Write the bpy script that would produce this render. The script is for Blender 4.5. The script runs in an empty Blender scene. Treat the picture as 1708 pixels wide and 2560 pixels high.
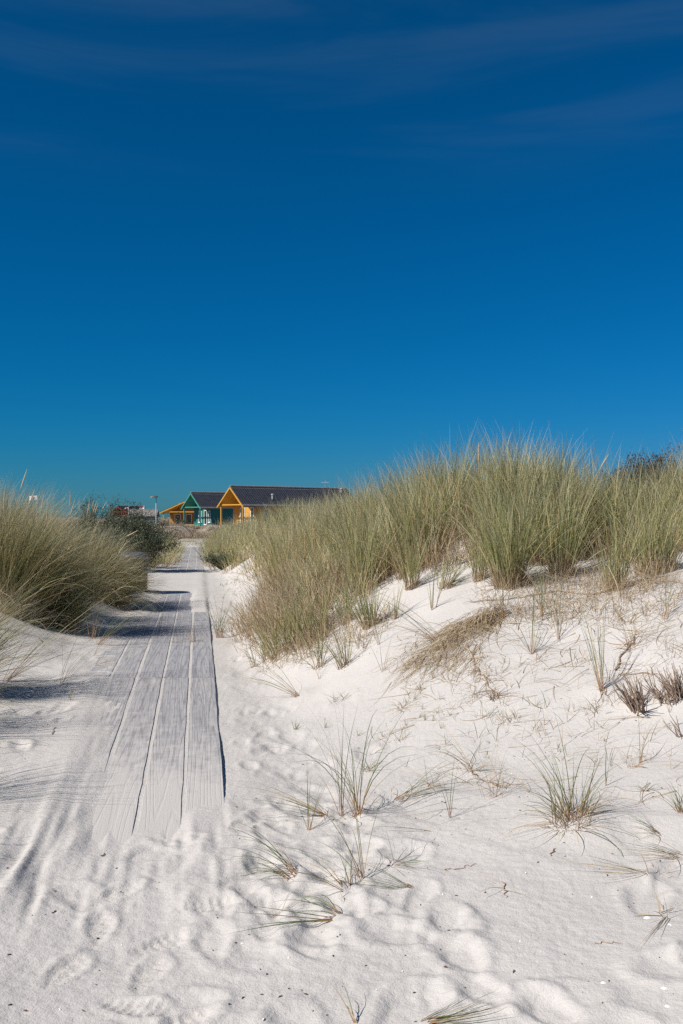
import bpy, math, random
import numpy as np
from mathutils import Vector, Matrix

random.seed(7)
RNG = np.random.default_rng(11)
SC = bpy.context.scene
COL = SC.collection
R = math.radians

# ------------------------------------------------------------------ camera, sky, sun, exposure
FPX, CX, HY = 2489.0, 854.0, 1290.0          # focal length, centre and horizon in photo pixels
cam_d = bpy.data.cameras.new('camera')
cam = bpy.data.objects.new('camera', cam_d)
COL.objects.link(cam)
cam_d.sensor_fit = 'VERTICAL'
cam_d.sensor_height = 36.0
cam_d.sensor_width = 24.0
cam_d.lens = 35.0
cam_d.clip_start = 0.05
cam_d.clip_end = 3000
cam.rotation_euler = (R(90.23), 0, 0)
SC.camera = cam

SUN_AZ, SUN_EL = R(30), R(41)                # light travels this way over the ground; height of the sun
world = bpy.data.worlds.new('World')
SC.world = world
world.use_nodes = True
wn, wl = world.node_tree.nodes, world.node_tree.links
bg = wn['Background']
sky = wn.new('ShaderNodeTexSky')
sky.sky_type = 'NISHITA'
sky.sun_disc = False
sky.sun_elevation = SUN_EL
sky.sun_rotation = R(240)
sky.altitude = 0
sky.air_density = 1.0
sky.dust_density = 0.2
sky.ozone_density = 3.0
bg.inputs[1].default_value = 0.093
# polarised, very clear autumn sky: red falls off much faster than green and blue
sep = wn.new('ShaderNodeSeparateColor')
wl.new(sky.outputs[0], sep.inputs[0])
def wmath(op, a, b):
    n = wn.new('ShaderNodeMath'); n.operation = op
    for i, v in enumerate((a, b)):
        if hasattr(v, 'is_linked'): wl.new(v, n.inputs[i])
        else: n.inputs[i].default_value = v
    return n.outputs[0]
red = wmath('MULTIPLY', wmath('POWER', sep.outputs[0], 3.6), 0.0007)
grn = wmath('MULTIPLY', wmath('POWER', sep.outputs[1], 1.0), 0.312)
blu = wmath('MULTIPLY', wmath('POWER', sep.outputs[2], 1.15), 0.45)
comb = wn.new('ShaderNodeCombineColor')
for i, v in enumerate((red, grn, blu)): wl.new(v, comb.inputs[i])
# thin cirrus veil high up
tc = wn.new('ShaderNodeTexCoord')
mp = wn.new('ShaderNodeMapping')
mp.inputs['Rotation'].default_value = (0, R(-9), R(14))
mp.inputs['Scale'].default_value = (1.0, 1.0, 8.5)
wl.new(tc.outputs['Generated'], mp.inputs[0])
nz = wn.new('ShaderNodeTexNoise')
nz.inputs['Scale'].default_value = 2.3
nz.inputs['Detail'].default_value = 5
nz.inputs['Roughness'].default_value = 0.55
nz.inputs['Distortion'].default_value = 0.6
wl.new(mp.outputs[0], nz.inputs[0])
sx = wn.new('ShaderNodeSeparateXYZ')
wl.new(tc.outputs['Generated'], sx.inputs[0])
def mrange(v, a, b, c=0.0, d=1.0):
    n = wn.new('ShaderNodeMapRange'); n.interpolation_type = 'SMOOTHSTEP'
    wl.new(v, n.inputs[0])
    for i, x in enumerate((a, b, c, d)): n.inputs[i + 1].default_value = x
    return n.outputs[0]
veil = wmath('MULTIPLY', mrange(nz.outputs[0], 0.38, 0.70), mrange(sx.outputs[2], 0.29, 0.40))
addc = wn.new('ShaderNodeMix'); addc.data_type = 'RGBA'; addc.blend_type = 'ADD'
addc.inputs[7].default_value = (0.115, 0.130, 0.118, 1)
wl.new(veil, addc.inputs[0])
wl.new(comb.outputs[0], addc.inputs[6])
wl.new(addc.outputs[2], bg.inputs[0])

sun_d = bpy.data.lights.new('sun', 'SUN')
sun_d.energy = 5.0
sun_d.angle = R(0.5)
sun_d.color = (1.0, 0.945, 0.875)
sun = bpy.data.objects.new('sun', sun_d)
COL.objects.link(sun)
ld = Vector((math.cos(SUN_AZ) * math.cos(SUN_EL), math.sin(SUN_AZ) * math.cos(SUN_EL), -math.sin(SUN_EL)))
sun.rotation_euler = ld.to_track_quat('-Z', 'Y').to_euler()
sun.location = (-20, -12, 25)

SC.view_settings.view_transform = 'Standard'
SC.view_settings.look = 'None'
SC.view_settings.exposure = 0.24
SC.view_settings.gamma = 1.0
SC.view_settings.use_curve_mapping = False
SC.cycles.use_denoising = False

# ------------------------------------------------------------------ helpers
def mesh_obj(name, verts, faces, mat=None, parent=None, uv=None, smooth=False, loc=None):
    """verts (N,3) array; faces (M,4)/(M,3) array or a list of tuples"""
    me = bpy.data.meshes.new(name)
    verts = np.asarray(verts, dtype=np.float32).reshape(-1, 3)
    if isinstance(faces, np.ndarray):
        m, k = faces.shape
        me.vertices.add(len(verts)); me.vertices.foreach_set('co', verts.ravel())
        me.loops.add(m * k); me.loops.foreach_set('vertex_index', faces.astype(np.int32).ravel())
        me.polygons.add(m)
        me.polygons.foreach_set('loop_start', np.arange(0, m * k, k, dtype=np.int32))
        me.polygons.foreach_set('loop_total', np.full(m, k, dtype=np.int32))
        me.update(calc_edges=True)
    else:
        me.from_pydata(verts.tolist(), [], faces); me.update()
    if uv is not None:
        l = me.uv_layers.new(name='UVMap')
        vi = np.zeros(len(me.loops), dtype=np.int32); me.loops.foreach_get('vertex_index', vi)
        l.data.foreach_set('uv', np.asarray(uv, dtype=np.float32)[vi].ravel())
    if smooth: me.polygons.foreach_set('use_smooth', np.ones(len(me.polygons), dtype=bool))
    if mat: me.materials.append(mat)
    o = bpy.data.objects.new(name, me); COL.objects.link(o)
    if parent: o.parent = parent
    if loc is not None: o.location = loc
    return o

def tag(o, label=None, cat=None, group=None, kind=None):
    if label: o['label'] = label
    if cat: o['category'] = cat
    if group: o['group'] = group
    if kind: o['kind'] = kind
    return o

def empty(name, loc=(0, 0, 0), rz=0.0):
    o = bpy.data.objects.new(name, None); COL.objects.link(o)
    o.location = loc; o.rotation_euler = (0, 0, rz); o.empty_display_size = 0.2
    return o

class MB:
    """collects solids, then builds ONE mesh object"""
    def __init__(s): s.v, s.f = [], []
    def add(s, vs, fs):
        b = len(s.v); s.v += [tuple(v) for v in vs]; s.f += [tuple(b + i for i in f) for f in fs]; return s
    def box(s, x0, x1, y0, y1, z0, z1):
        vs = [(x, y, z) for z in (z0, z1) for y in (y0, y1) for x in (x0, x1)]
        return s.add(vs, [(0, 2, 3, 1), (4, 5, 7, 6), (0, 1, 5, 4), (2, 6, 7, 3), (0, 4, 6, 2), (1, 3, 7, 5)])
    def bar(s, p, q, w, h, up=(0, 0, 1)):
        p, q = Vector(p), Vector(q); d = (q - p).normalized(); u = Vector(up)
        r = d.cross(u).normalized() * (w / 2); t = r.cross(d).normalized() * (h / 2)
        vs = [c + a * r + b * t for c in (p, q) for b in (-1, 1) for a in (-1, 1)]
        return s.add(vs, [(0, 2, 3, 1), (4, 5, 7, 6), (0, 1, 5, 4), (2, 6, 7, 3), (0, 4, 6, 2), (1, 3, 7, 5)])
    def tube(s, pts, rad, n=8, cap=True):
        pts = [Vector(p) for p in pts]; b0 = len(s.v)
        if not hasattr(rad, '__len__'): rad = [rad] * len(pts)
        for i, p in enumerate(pts):
            d = (pts[min(i + 1, len(pts) - 1)] - pts[max(i - 1, 0)]).normalized()
            a = d.cross(Vector((0.31, 0.2, 0.93)) if abs(d.z) < 0.9 else Vector((1, 0, 0))).normalized(); c = d.cross(a)
            for k in range(n):
                t = 2 * math.pi * k / n
                s.v.append(tuple(p + rad[i] * (math.cos(t) * a + math.sin(t) * c)))
        for i in range(len(pts) - 1):
            for k in range(n):
                s.f.append((b0 + i * n + k, b0 + i * n + (k + 1) % n, b0 + (i + 1) * n + (k + 1) % n, b0 + (i + 1) * n + k))
        if cap:
            s.f.append(tuple(b0 + k for k in reversed(range(n))))
            s.f.append(tuple(b0 + (len(pts) - 1) * n + k for k in range(n)))
        return s
    def lathe(s, prof, n=16, c=(0, 0)):
        """prof [(r,z)...] about a vertical axis"""
        return s.tube([(c[0], c[1], z) for r, z in prof], [max(r, 1e-4) for r, z in prof], n)
    def build(s, name, mat, parent=None, smooth=False):
        return mesh_obj(name, s.v, s.f, mat, parent, smooth=smooth)

def smooth01(a, b, x):
    t = np.clip((np.asarray(x, dtype=float) - a) / (b - a), 0, 1); return t * t * (3 - 2 * t)

def vnoise(x, y, seed=0):
    x = np.asarray(x, dtype=float); y = np.asarray(y, dtype=float)
    xi, yi = np.floor(x), np.floor(y); fx, fy = x - xi, y - yi
    def h(a, b):
        n = (a * 374761393 + b * 668265263 + seed * 974634621).astype(np.int64) & 0x7fffffff
        n = ((n ^ (n >> 13)) * 1274126177) & 0x7fffffff
        return ((n ^ (n >> 16)) & 0xffff) / 65535.0
    xi, yi = xi.astype(np.int64), yi.astype(np.int64)
    u, v = fx * fx * fx * (fx * (fx * 6 - 15) + 10), fy * fy * fy * (fy * (fy * 6 - 15) + 10)
    a, b, c, d = h(xi, yi), h(xi + 1, yi), h(xi, yi + 1), h(xi + 1, yi + 1)
    return (a * (1 - u) + b * u) * (1 - v) + (c * (1 - u) + d * u) * v - 0.5

# ------------------------------------------------------------------ materials
class NT:
    def __init__(s, name):
        s.m = bpy.data.materials.new(name); s.m.use_nodes = True
        s.n, s.l = s.m.node_tree.nodes, s.m.node_tree.links
        s.p = s.n['Principled BSDF']; s.out = s.n['Material Output']
    def node(s, t, **kw):
        n = s.n.new(t)
        for k, v in kw.items(): setattr(n, k, v)
        return n
    def put(s, sock, v):
        if hasattr(v, 'is_linked'): s.l.new(v, sock)
        else: sock.default_value = v
    def noise(s, vec, scale, detail=3, rough=0.5, dist=0.0):
        n = s.node('ShaderNodeTexNoise'); s.l.new(vec, n.inputs['Vector'])
        n.inputs['Scale'].default_value = scale; n.inputs['Detail'].default_value = detail
        n.inputs['Roughness'].default_value = rough; n.inputs['Distortion'].default_value = dist
        return n.outputs[0]
    def ramp(s, fac, stops, mode='LINEAR'):
        n = s.node('ShaderNodeValToRGB'); s.put(n.inputs[0], fac); e = n.color_ramp.elements
        n.color_ramp.interpolation = mode
        while len(e) < len(stops): e.new(0.5)
        for i, (p, c) in enumerate(stops):
            e[i].position = p; e[i].color = (*c, 1) if len(c) == 3 else c
        return n.outputs[0]
    def mix(s, f, a, b, blend='MIX'):
        n = s.node('ShaderNodeMix', data_type='RGBA', blend_type=blend)
        s.put(n.inputs[0], f)
        for i, v in ((6, a), (7, b)): s.put(n.inputs[i], (*v, 1) if isinstance(v, tuple) and len(v) == 3 else v)
        return n.outputs[2]
    def math(s, op, a, b=0.0):
        n = s.node('ShaderNodeMath', operation=op); s.put(n.inputs[0], a); s.put(n.inputs[1], b); return n.outputs[0]
    def mr(s, v, a, b, c=0.0, d=1.0):
        n = s.node('ShaderNodeMapRange', interpolation_type='SMOOTHSTEP'); s.l.new(v, n.inputs[0])
        for i, x in enumerate((a, b, c, d)): n.inputs[i + 1].default_value = x
        return n.outputs[0]
    def mapping(s, vec, scale=(1, 1, 1), rot=(0, 0, 0), loc=(0, 0, 0)):
        n = s.node('ShaderNodeMapping'); s.l.new(vec, n.inputs[0])
        n.inputs['Scale'].default_value = scale; n.inputs['Rotation'].default_value = rot; n.inputs['Location'].default_value = loc
        return n.outputs[0]
    def bump(s, h, strength=0.5, dist=0.01, prev=None):
        n = s.node('ShaderNodeBump'); s.put(n.inputs['Height'], h)
        n.inputs['Strength'].default_value = strength; n.inputs['Distance'].default_value = dist
        if prev: s.l.new(prev, n.inputs['Normal'])
        return n.outputs[0]
    def done(s, col, rough=0.7, spec=0.3, normal=None, metal=0.0):
        s.put(s.p.inputs['Base Color'], (*col, 1) if isinstance(col, tuple) else col)
        s.put(s.p.inputs['Roughness'], rough); s.p.inputs['Specular IOR Level'].default_value = spec
        s.p.inputs['Metallic'].default_value = metal
        if normal: s.l.new(normal, s.p.inputs['Normal'])
        return s.m

def mat_sand():
    t = NT('sand'); pos = t.node('ShaderNodeNewGeometry').outputs['Position']
    sx = t.node('ShaderNodeSeparateXYZ'); t.l.new(pos, sx.inputs[0])
    big = t.noise(pos, 1.3, 4, 0.6)
    grain = t.noise(pos, 330, 2, 0.7)
    fleck = t.noise(pos, 150, 2, 0.6)
    c = t.ramp(big, [(0.3, (0.535, 0.508, 0.476)), (0.7, (0.600, 0.571, 0.538))])
    c = t.mix(t.mr(grain, 0.30, 0.72, 0.0, 0.75), t.mix(0.38, c, (0.36, 0.33, 0.30)), t.mix(0.35, c, (0.68, 0.65, 0.61)))
    c = t.mix(t.mr(fleck, 0.70, 0.76, 0.0, 0.5), c, (0.26, 0.21, 0.17))
    soil = t.ramp(t.noise(pos, 0.9, 5, 0.65), [(0.35, (0.15, 0.115, 0.08)), (0.55, (0.30, 0.245, 0.19)), (0.7, (0.45, 0.38, 0.32))])
    damp = t.noise(pos, 0.45, 3, 0.5)
    c = t.mix(t.mr(damp, 0.50, 0.72, 0.0, 0.20), c, (0.42, 0.39, 0.36))
    c = t.mix(t.mr(sx.outputs[1], 52, 62), c, soil)
    b = t.bump(t.noise(pos, 26, 5, 0.65), 0.55, 0.014)
    b = t.bump(t.noise(pos, 120, 3, 0.7), 0.55, 0.005, b)
    b = t.bump(grain, 0.45, 0.0025, b)
    return t.done(c, 0.93, 0.12, b)

def mat_wood():
    t = NT('weathered_wood')
    oc = t.node('ShaderNodeTexCoord').outputs['Object']
    rnd = t.node('ShaderNodeObjectInfo').outputs['Random']
    off = t.node('ShaderNodeVectorMath', operation='ADD')
    cmb = t.node('ShaderNodeCombineXYZ')
    for i in range(3): t.put(cmb.inputs[i], t.math('MULTIPLY', rnd, 37.0 + 11 * i))
    t.l.new(oc, off.inputs[0]); t.l.new(cmb.outputs[0], off.inputs[1]); v = off.outputs[0]
    fine = t.noise(t.mapping(v, (130, 3.0, 130)), 1.0, 3, 0.6)
    med = t.noise(t.mapping(v, (42, 0.9, 42)), 1.0, 3, 0.6, 0.4)
    field = t.noise(t.mapping(v, (7.5, 0.22, 2)), 1.0, 0.6, 0.3)
    rings = t.math('SINE', t.math('MULTIPLY', field, 85.0))
    line = t.mr(rings, 0.55, 1.0)
    blot = t.noise(v, 2.2, 4, 0.6)
    c = t.ramp(med, [(0.28, (0.250, 0.250, 0.262)), (0.5, (0.345, 0.343, 0.350)), (0.72, (0.420, 0.415, 0.412))])
    c = t.mix(t.math('MULTIPLY', line, 0.42), c, (0.14, 0.135, 0.138))
    c = t.mix(t.mr(fine, 0.36, 0.50, 0.45, 0.0), c, (0.13, 0.125, 0.125))
    tint = t.mix(rnd, (0.92, 0.93, 0.97), (1.08, 1.05, 1.02))
    c = t.mix(1.0, c, tint, 'MULTIPLY')
    c = t.mix(t.mr(blot, 0.45, 0.75, 0, 0.35), c, (0.42, 0.40, 0.385))
    # sand dust: thicker at the near end, where feet carry it on, and towards the drifted left side
    pos = t.node('ShaderNodeNewGeometry').outputs['Position']
    sx = t.node('ShaderNodeSeparateXYZ'); t.l.new(pos, sx.inputs[0])
    side = t.math('ADD', sx.outputs[0], t.math('MULTIPLY', sx.outputs[1], 0.1435))      # lateral place on the walk
    near = t.math('ADD', t.math('ADD', t.mr(sx.outputs[1], 4.6, 9.0, 0.34, 0.0), t.mr(sx.outputs[1], 5.0, 6.6, 0.30, 0.0)), t.mr(side, -0.98, -0.45, 0.20, 0.0))
    near = t.math('ADD', near, t.mr(sx.outputs[1], 14.5, 19.0, 0.0, 0.10))
    d1 = t.noise(pos, 7, 5, 0.65); d2 = t.noise(t.mapping(v, (60, 2.0, 60)), 1.0, 2, 0.5)
    spk = t.mix(t.mr(t.noise(pos, 330, 2, 0.7), 0.3, 0.72, 0.0, 0.75), (0.47, 0.44, 0.41), (0.62, 0.59, 0.55))
    dust = t.math('ADD', t.math('ADD', t.math('MULTIPLY', d1, 0.62), t.math('MULTIPLY', d2, 0.42)), near)
    c = t.mix(t.mr(dust, 0.55, 0.93, 0.0, 0.97), c, spk)
    h = t.math('SUBTRACT', t.math('MULTIPLY', fine, 0.6), t.math('MULTIPLY', line, 0.35))
    b = t.bump(h, 0.6, 0.004); b = t.bump(t.noise(pos, 120, 3, 0.7), 0.45, 0.004, b); b = t.bump(t.noise(pos, 330, 2), 0.4, 0.002, b)
    return t.done(c, 0.85, 0.2, b)

def mat_grass(name, greens, straws, base, trans=0.28, basev=0.36, tip=(0.56, 0.53, 0.40)):
    """UV.x picks the blade's own colour (below 0.4 straw, above green), UV.y runs up the blade: dead tan sheaths at the foot"""
    t = NT(name); uv = t.node('ShaderNodeUVMap'); sx = t.node('ShaderNodeSeparateXYZ'); t.l.new(uv.outputs[0], sx.inputs[0])
    u, v = sx.outputs[0], sx.outputs[1]
    stops = [(0.0, straws[0]), (0.2, straws[1]), (0.39, straws[2]), (0.42, greens[0]), (0.7, greens[1]), (1.0, greens[2])]
    c = t.ramp(u, stops)
    bc = t.ramp(t.math('FRACT', t.math('MULTIPLY', u, 7.3)), [(0, base[0]), (1, base[1])])
    c = t.mix(t.mr(v, 0.06, basev, 1.0, 0.0), c, bc)
    c = t.mix(t.mr(v, 0.62, 1.0, 0.0, 0.55), c, tip)
    m = t.done(c, 0.55, 0.35)
    tr = t.node('ShaderNodeBsdfTranslucent'); t.l.new(c, tr.inputs[0])
    mx = t.node('ShaderNodeMixShader'); mx.inputs[0].default_value = trans
    t.l.new(t.p.outputs[0], mx.inputs[1]); t.l.new(tr.outputs[0], mx.inputs[2]); t.l.new(mx.outputs[0], t.out.inputs[0])
    return m

def mat_paint(name, c, var=0.08, rough=0.5, scale=9):
    t = NT(name); oc = t.node('ShaderNodeTexCoord').outputs['Object']
    n = t.noise(oc, scale, 4, 0.6); k = 1 + var
    col = t.ramp(n, [(0.3, tuple(x * (1 - var) for x in c)), (0.7, tuple(min(1, x * k) for x in c))])
    return t.done(col, rough, 0.35, t.bump(t.noise(oc, 60, 2), 0.15, 0.002))

def mat_leaf(name, cols):
    t = NT(name); uv = t.node('ShaderNodeUVMap'); sx = t.node('ShaderNodeSeparateXYZ'); t.l.new(uv.outputs[0], sx.inputs[0])
    c = t.ramp(sx.outputs[0], [(i / (len(cols) - 1), q) for i, q in enumerate(cols)])
    m = t.done(c, 0.5, 0.3)
    tr = t.node('ShaderNodeBsdfTranslucent'); t.l.new(c, tr.inputs[0])
    mx = t.node('ShaderNodeMixShader'); mx.inputs[0].default_value = 0.22
    t.l.new(t.p.outputs[0], mx.inputs[1]); t.l.new(tr.outputs[0], mx.inputs[2]); t.l.new(mx.outputs[0], t.out.inputs[0])
    return m

def mat_glass():
    t = NT('window_glass'); return t.done((0.02, 0.025, 0.03), 0.08, 0.6)

M = dict(
    sand=mat_sand(), wood=mat_wood(),
    grass=mat_grass('marram_blades', [(0.16, 0.175, 0.058), (0.285, 0.290, 0.110), (0.39, 0.395, 0.210)],
                    [(0.46, 0.33, 0.16), (0.60, 0.48, 0.27), (0.46, 0.39, 0.17)], [(0.30, 0.20, 0.12), (0.58, 0.45, 0.30)], 0.32),
    grassL=mat_grass('marram_blades_olive', [(0.10, 0.115, 0.042), (0.185, 0.180, 0.066), (0.26, 0.25, 0.105)],
                     [(0.46, 0.33, 0.17), (0.56, 0.43, 0.23), (0.36, 0.29, 0.12)], [(0.20, 0.125, 0.07), (0.42, 0.30, 0.17)], 0.28, 0.36),
    sprout=mat_grass('young_blades', [(0.075, 0.115, 0.035), (0.11, 0.15, 0.05), (0.17, 0.19, 0.075)],
                     [(0.36, 0.24, 0.12), (0.47, 0.36, 0.20), (0.28, 0.22, 0.10)], [(0.30, 0.15, 0.07), (0.45, 0.28, 0.14)], 0.22, 0.32),
    dry=mat_grass('dry_straw', [(0.35, 0.26, 0.15), (0.45, 0.35, 0.21), (0.30, 0.22, 0.12)],
                  [(0.24, 0.16, 0.09), (0.40, 0.30, 0.18), (0.50, 0.40, 0.26)], [(0.16, 0.10, 0.06), (0.32, 0.22, 0.13)], 0.12, 0.2),
    stump=mat_grass('dead_stalks', [(0.24, 0.17, 0.12), (0.34, 0.25, 0.18), (0.20, 0.14, 0.10)],
                    [(0.13, 0.09, 0.065), (0.28, 0.19, 0.13), (0.37, 0.27, 0.18)], [(0.09, 0.065, 0.05), (0.20, 0.14, 0.10)], 0.05, 0.2),
    heath=mat_grass('heath_cover', [(0.15, 0.13, 0.07), (0.22, 0.19, 0.10), (0.19, 0.15, 0.10)],
                    [(0.20, 0.13, 0.09), (0.27, 0.18, 0.12), (0.33, 0.25, 0.16)], [(0.12, 0.08, 0.05), (0.2, 0.14, 0.1)], 0.1, 0.3),
    root=mat_paint('dry_root', (0.30, 0.215, 0.155), 0.3, 0.8, 40),
    seed=mat_paint('seed_spike', (0.56, 0.44, 0.28), 0.15, 0.8, 60),
    buck=mat_leaf('silver_leaf', [(0.035, 0.05, 0.024), (0.06, 0.08, 0.040), (0.09, 0.11, 0.06), (0.24, 0.26, 0.18)]),
    plum=mat_leaf('dark_plum_leaf', [(0.035, 0.03, 0.028), (0.07, 0.055, 0.042), (0.11, 0.085, 0.06), (0.09, 0.10, 0.055)]),
    bark=mat_paint('bark', (0.15, 0.11, 0.085), 0.3, 0.9, 30),
    yellow=mat_paint('yellow_paint', (0.58, 0.31, 0.05), 0.07, 0.5, 3),
    yellow_trim=mat_paint('yellow_trim_paint', (0.53, 0.295, 0.05), 0.05, 0.45, 3),
    green=mat_paint('green_paint', (0.028, 0.165, 0.140), 0.08, 0.5, 3),
    green_trim=mat_paint('green_trim_paint', (0.06, 0.27, 0.215), 0.06, 0.45, 3),
    ochre=mat_paint('ochre_paint', (0.33, 0.18, 0.038), 0.07, 0.55, 3),
    red=mat_paint('red_paint', (0.42, 0.035, 0.025), 0.08, 0.5, 3),
    redwall=mat_paint('dark_red_paint', (0.22, 0.03, 0.025), 0.08, 0.6, 3),
    greywall=mat_paint('blue_grey_paint', (0.16, 0.19, 0.22), 0.08, 0.6, 3),
    white=mat_paint('white_paint', (0.80, 0.80, 0.79), 0.03, 0.45, 5),
    roof=mat_paint('roof_tiles_clay', (0.235, 0.208, 0.195), 0.22, 0.65, 2.4),
    steel=mat_paint('galvanised_steel', (0.50, 0.53, 0.56), 0.08, 0.4, 12),
    darkmetal=mat_paint('dark_grey_metal', (0.10, 0.105, 0.10), 0.1, 0.45, 12),
    lampglass=mat_paint('lamp_diffuser', (0.78, 0.76, 0.70), 0.02, 0.4, 12),
    bin=mat_paint('black_plastic', (0.012, 0.010, 0.011), 0.2, 0.5, 8),
    lid=mat_paint('blue_grey_lid', (0.06, 0.075, 0.105), 0.1, 0.4, 8),
    binred=mat_paint('red_stripe', (0.35, 0.02, 0.04), 0.1, 0.4, 8),
    flag_red=mat_paint('flag_red', (0.55, 0.05, 0.05), 0.04, 0.8, 5), flag_white=mat_paint('flag_white', (0.80, 0.80, 0.80), 0.03, 0.8, 5),
    flag_blue=mat_paint('flag_blue', (0.05, 0.07, 0.16), 0.04, 0.8, 5), flag_grey=mat_paint('flag_grey', (0.25, 0.25, 0.25), 0.04, 0.8, 5),
    shell=mat_paint('shell_white', (0.82, 0.80, 0.77), 0.05, 0.5, 90), speck=mat_paint('dark_bark_bits', (0.10, 0.065, 0.05), 0.3, 0.8, 90),
    glass=mat_glass(), concrete=mat_paint('concrete', (0.36, 0.35, 0.33), 0.1, 0.9, 4))

# ------------------------------------------------------------------ terrain
PITCH, GAP = 0.245, 0.026                     # plank spacing and joint between planks
JOINTS = [3.9, 9.25, 15.2, 21.2, 27.2, 33.2, 39.0, 43.5]
PD = np.array([0, 3.2, 5.75, 9.25, 15.2, 21.2, 27.2, 33.2, 43.5, 60])
PZ = np.array([-1.66, -1.655, -1.64, -1.50, -1.466, -1.445, -1.425, -1.40, -1.36, -1.52])
def xright(d): return 0.16 - 0.1435 * d
def path_z(d): return np.interp(d, PD, PZ)
JZ = {j: float(path_z(j)) for j in JOINTS}
def board_z(d): return np.interp(d, JOINTS, [JZ[j] for j in JOINTS])

def pix(px, py, d): return ((px - CX) * d / FPX, d, (HY - py) * d / FPX)
A = []
for d in (1.5, 3.2, 4.4, 5.75, 7.4, 9.25, 12, 15.2, 19, 23, 28, 34, 43.5, 52):
    up = 0.045 if d < 4.9 else 0.0
    A += [(xright(d) + 0.35, d, float(path_z(d)) - 0.03 + up), (xright(d) - 1.35, d, float(path_z(d)) + 0.03 + up * .5)]
for p in [(1700, 2560, 3.05), (1300, 2560, 3.15), (900, 2540, 3.25), (1430, 2040, 4.95), (1000, 2020, 5.4), (760, 2050, 5.3), (1600, 1907, 5.6),
          (1510, 1730, 6.7), (1250, 1750, 6.9), (1000, 1750, 7.4), (800, 1760, 7.9), (1000, 1650, 8.0), (1250, 1600, 7.8), (1500, 1600, 7.4),
          (1690, 1500, 7.6), (1300, 1450, 9.2), (1100, 1440, 9.6), (1420, 1420, 9.6), (960, 1560, 9.0), (880, 1600, 9.0), (760, 1610, 9.6),
          (640, 1565, 11.5), (700, 1450, 14), (850, 1440, 11.5), (1640, 1420, 9.2),
          (190, 1586, 12.2), (0, 1536, 11.5), (90, 1564, 11.9), (0, 1690, 9.1), (120, 1690, 9.3), (0, 1850, 6.8), (0, 2016, 5.5), (0, 2250, 4.2),
          (261, 1492, 15.5)]: A.append(pix(*p))
A += [(2.3, 11.5, 0.13), (1.2, 12, -0.16), (0.5, 13, -0.40), (-0.15, 16, -0.66), (-1.0, 22, -0.52), (-2.1, 28, -0.44), (-4.3, 38, -0.78),
      (3.35, 12, -0.70), (4.3, 11.8, 0.06), (5.5, 12, 0.30), (6.5, 8, -0.4), (5, 5, -0.9), (4, 3, -1.4), (6, 2, -1.3),
      (3, 18, -0.45), (7, 18, -0.15), (5.2, 17, -0.30), (2, 24, -0.45), (6, 26, -0.6), (0, 32, -0.6), (5, 38, -1.0), (14, 34, -0.9), (12, 18, -0.3),
      (0, 50, -1.2), (15, 55, -1.2), (-4.5, 50, -1.35),
      (-4.2, 7, -1.42), (-3.9, 5, -1.5), (-3.2, 6.5, -1.52), (-4.4, 9, -1.32), (-3.6, 3, -1.35), (-5.2, 11.4, -0.92), (-4.6, 12.8, -0.86), (-5.0, 15, -0.75), (-3.85, 16, -1.2), (-5.4, 18, -1.0),
      (-3.95, 18.5, -1.30), (-6.3, 24, -1.2), (-8.5, 30, -1.05), (-9, 22, -0.7), (-10, 45, -1.15), (-14, 35, -0.9), (-8, 12, -0.7), (-8, 5, -1.2),
      (-9, 57, -1.50), (-13, 57, -1.50), (-6, 58, -1.45), (-2, 62, -1.4),
      (-12, 72, -1.22), (-14, 86, -0.90), (-9, 84, -0.92), (-17, 88, -0.95), (-22, 86, -0.95), (-14, 66, -1.42), (-4, 85, -0.95), (5, 85, -1.0), (20, 90, -1.1),
      (-12, 100, -1.02), (-20, 128, -1.18), (-25, 142, -1.2), (-2, 112, -1.05), (-30, 100, -1.2), (-36, 140, -1.3), (15, 130, -1.2), (-45, 190, -1.4), (0, 190, -1.4), (50, 190, -1.4)]
A = np.array(A)
def tc(x, y): return np.stack([np.asarray(x, float) / (1 + 0.06 * np.maximum(np.asarray(y, float), 0)), 5.0 * np.log(np.maximum(y, 1.0) + 2)], -1)
def kern(r2): return 0.5 * r2 * np.log(r2 + 1e-9)
_P = tc(A[:, 0], A[:, 1]); _n = len(A)
_K = kern(((_P[:, None] - _P[None]) ** 2).sum(-1)) + np.eye(_n) * 0.02
_Q = np.c_[np.ones(_n), _P]
_S = np.zeros((_n + 3, _n + 3)); _S[:_n, :_n] = _K; _S[:_n, _n:] = _Q; _S[_n:, :_n] = _Q.T
_W = np.linalg.solve(_S, np.r_[A[:, 2], 0, 0, 0])
def tps(x, y):
    p = tc(x, y).reshape(-1, 2); out = np.empty(len(p))
    for i in range(0, len(p), 40000):
        q = p[i:i + 40000]; r2 = ((q[:, None] - _P[None]) ** 2).sum(-1)
        out[i:i + 40000] = kern(r2) @ _W[:_n] + _W[_n] + q @ _W[_n + 1:]
    z = out.reshape(np.shape(x))
    u = np.abs(x) / (np.maximum(y, 0) * 0.5 + 9); k = smooth01(0.75, 1.3, u)
    k = np.maximum(k, smooth01(170, 240, y)); k = np.maximum(k, smooth01(1.5, -6, y))
    return z * (1 - k) - 1.35 * k

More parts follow.
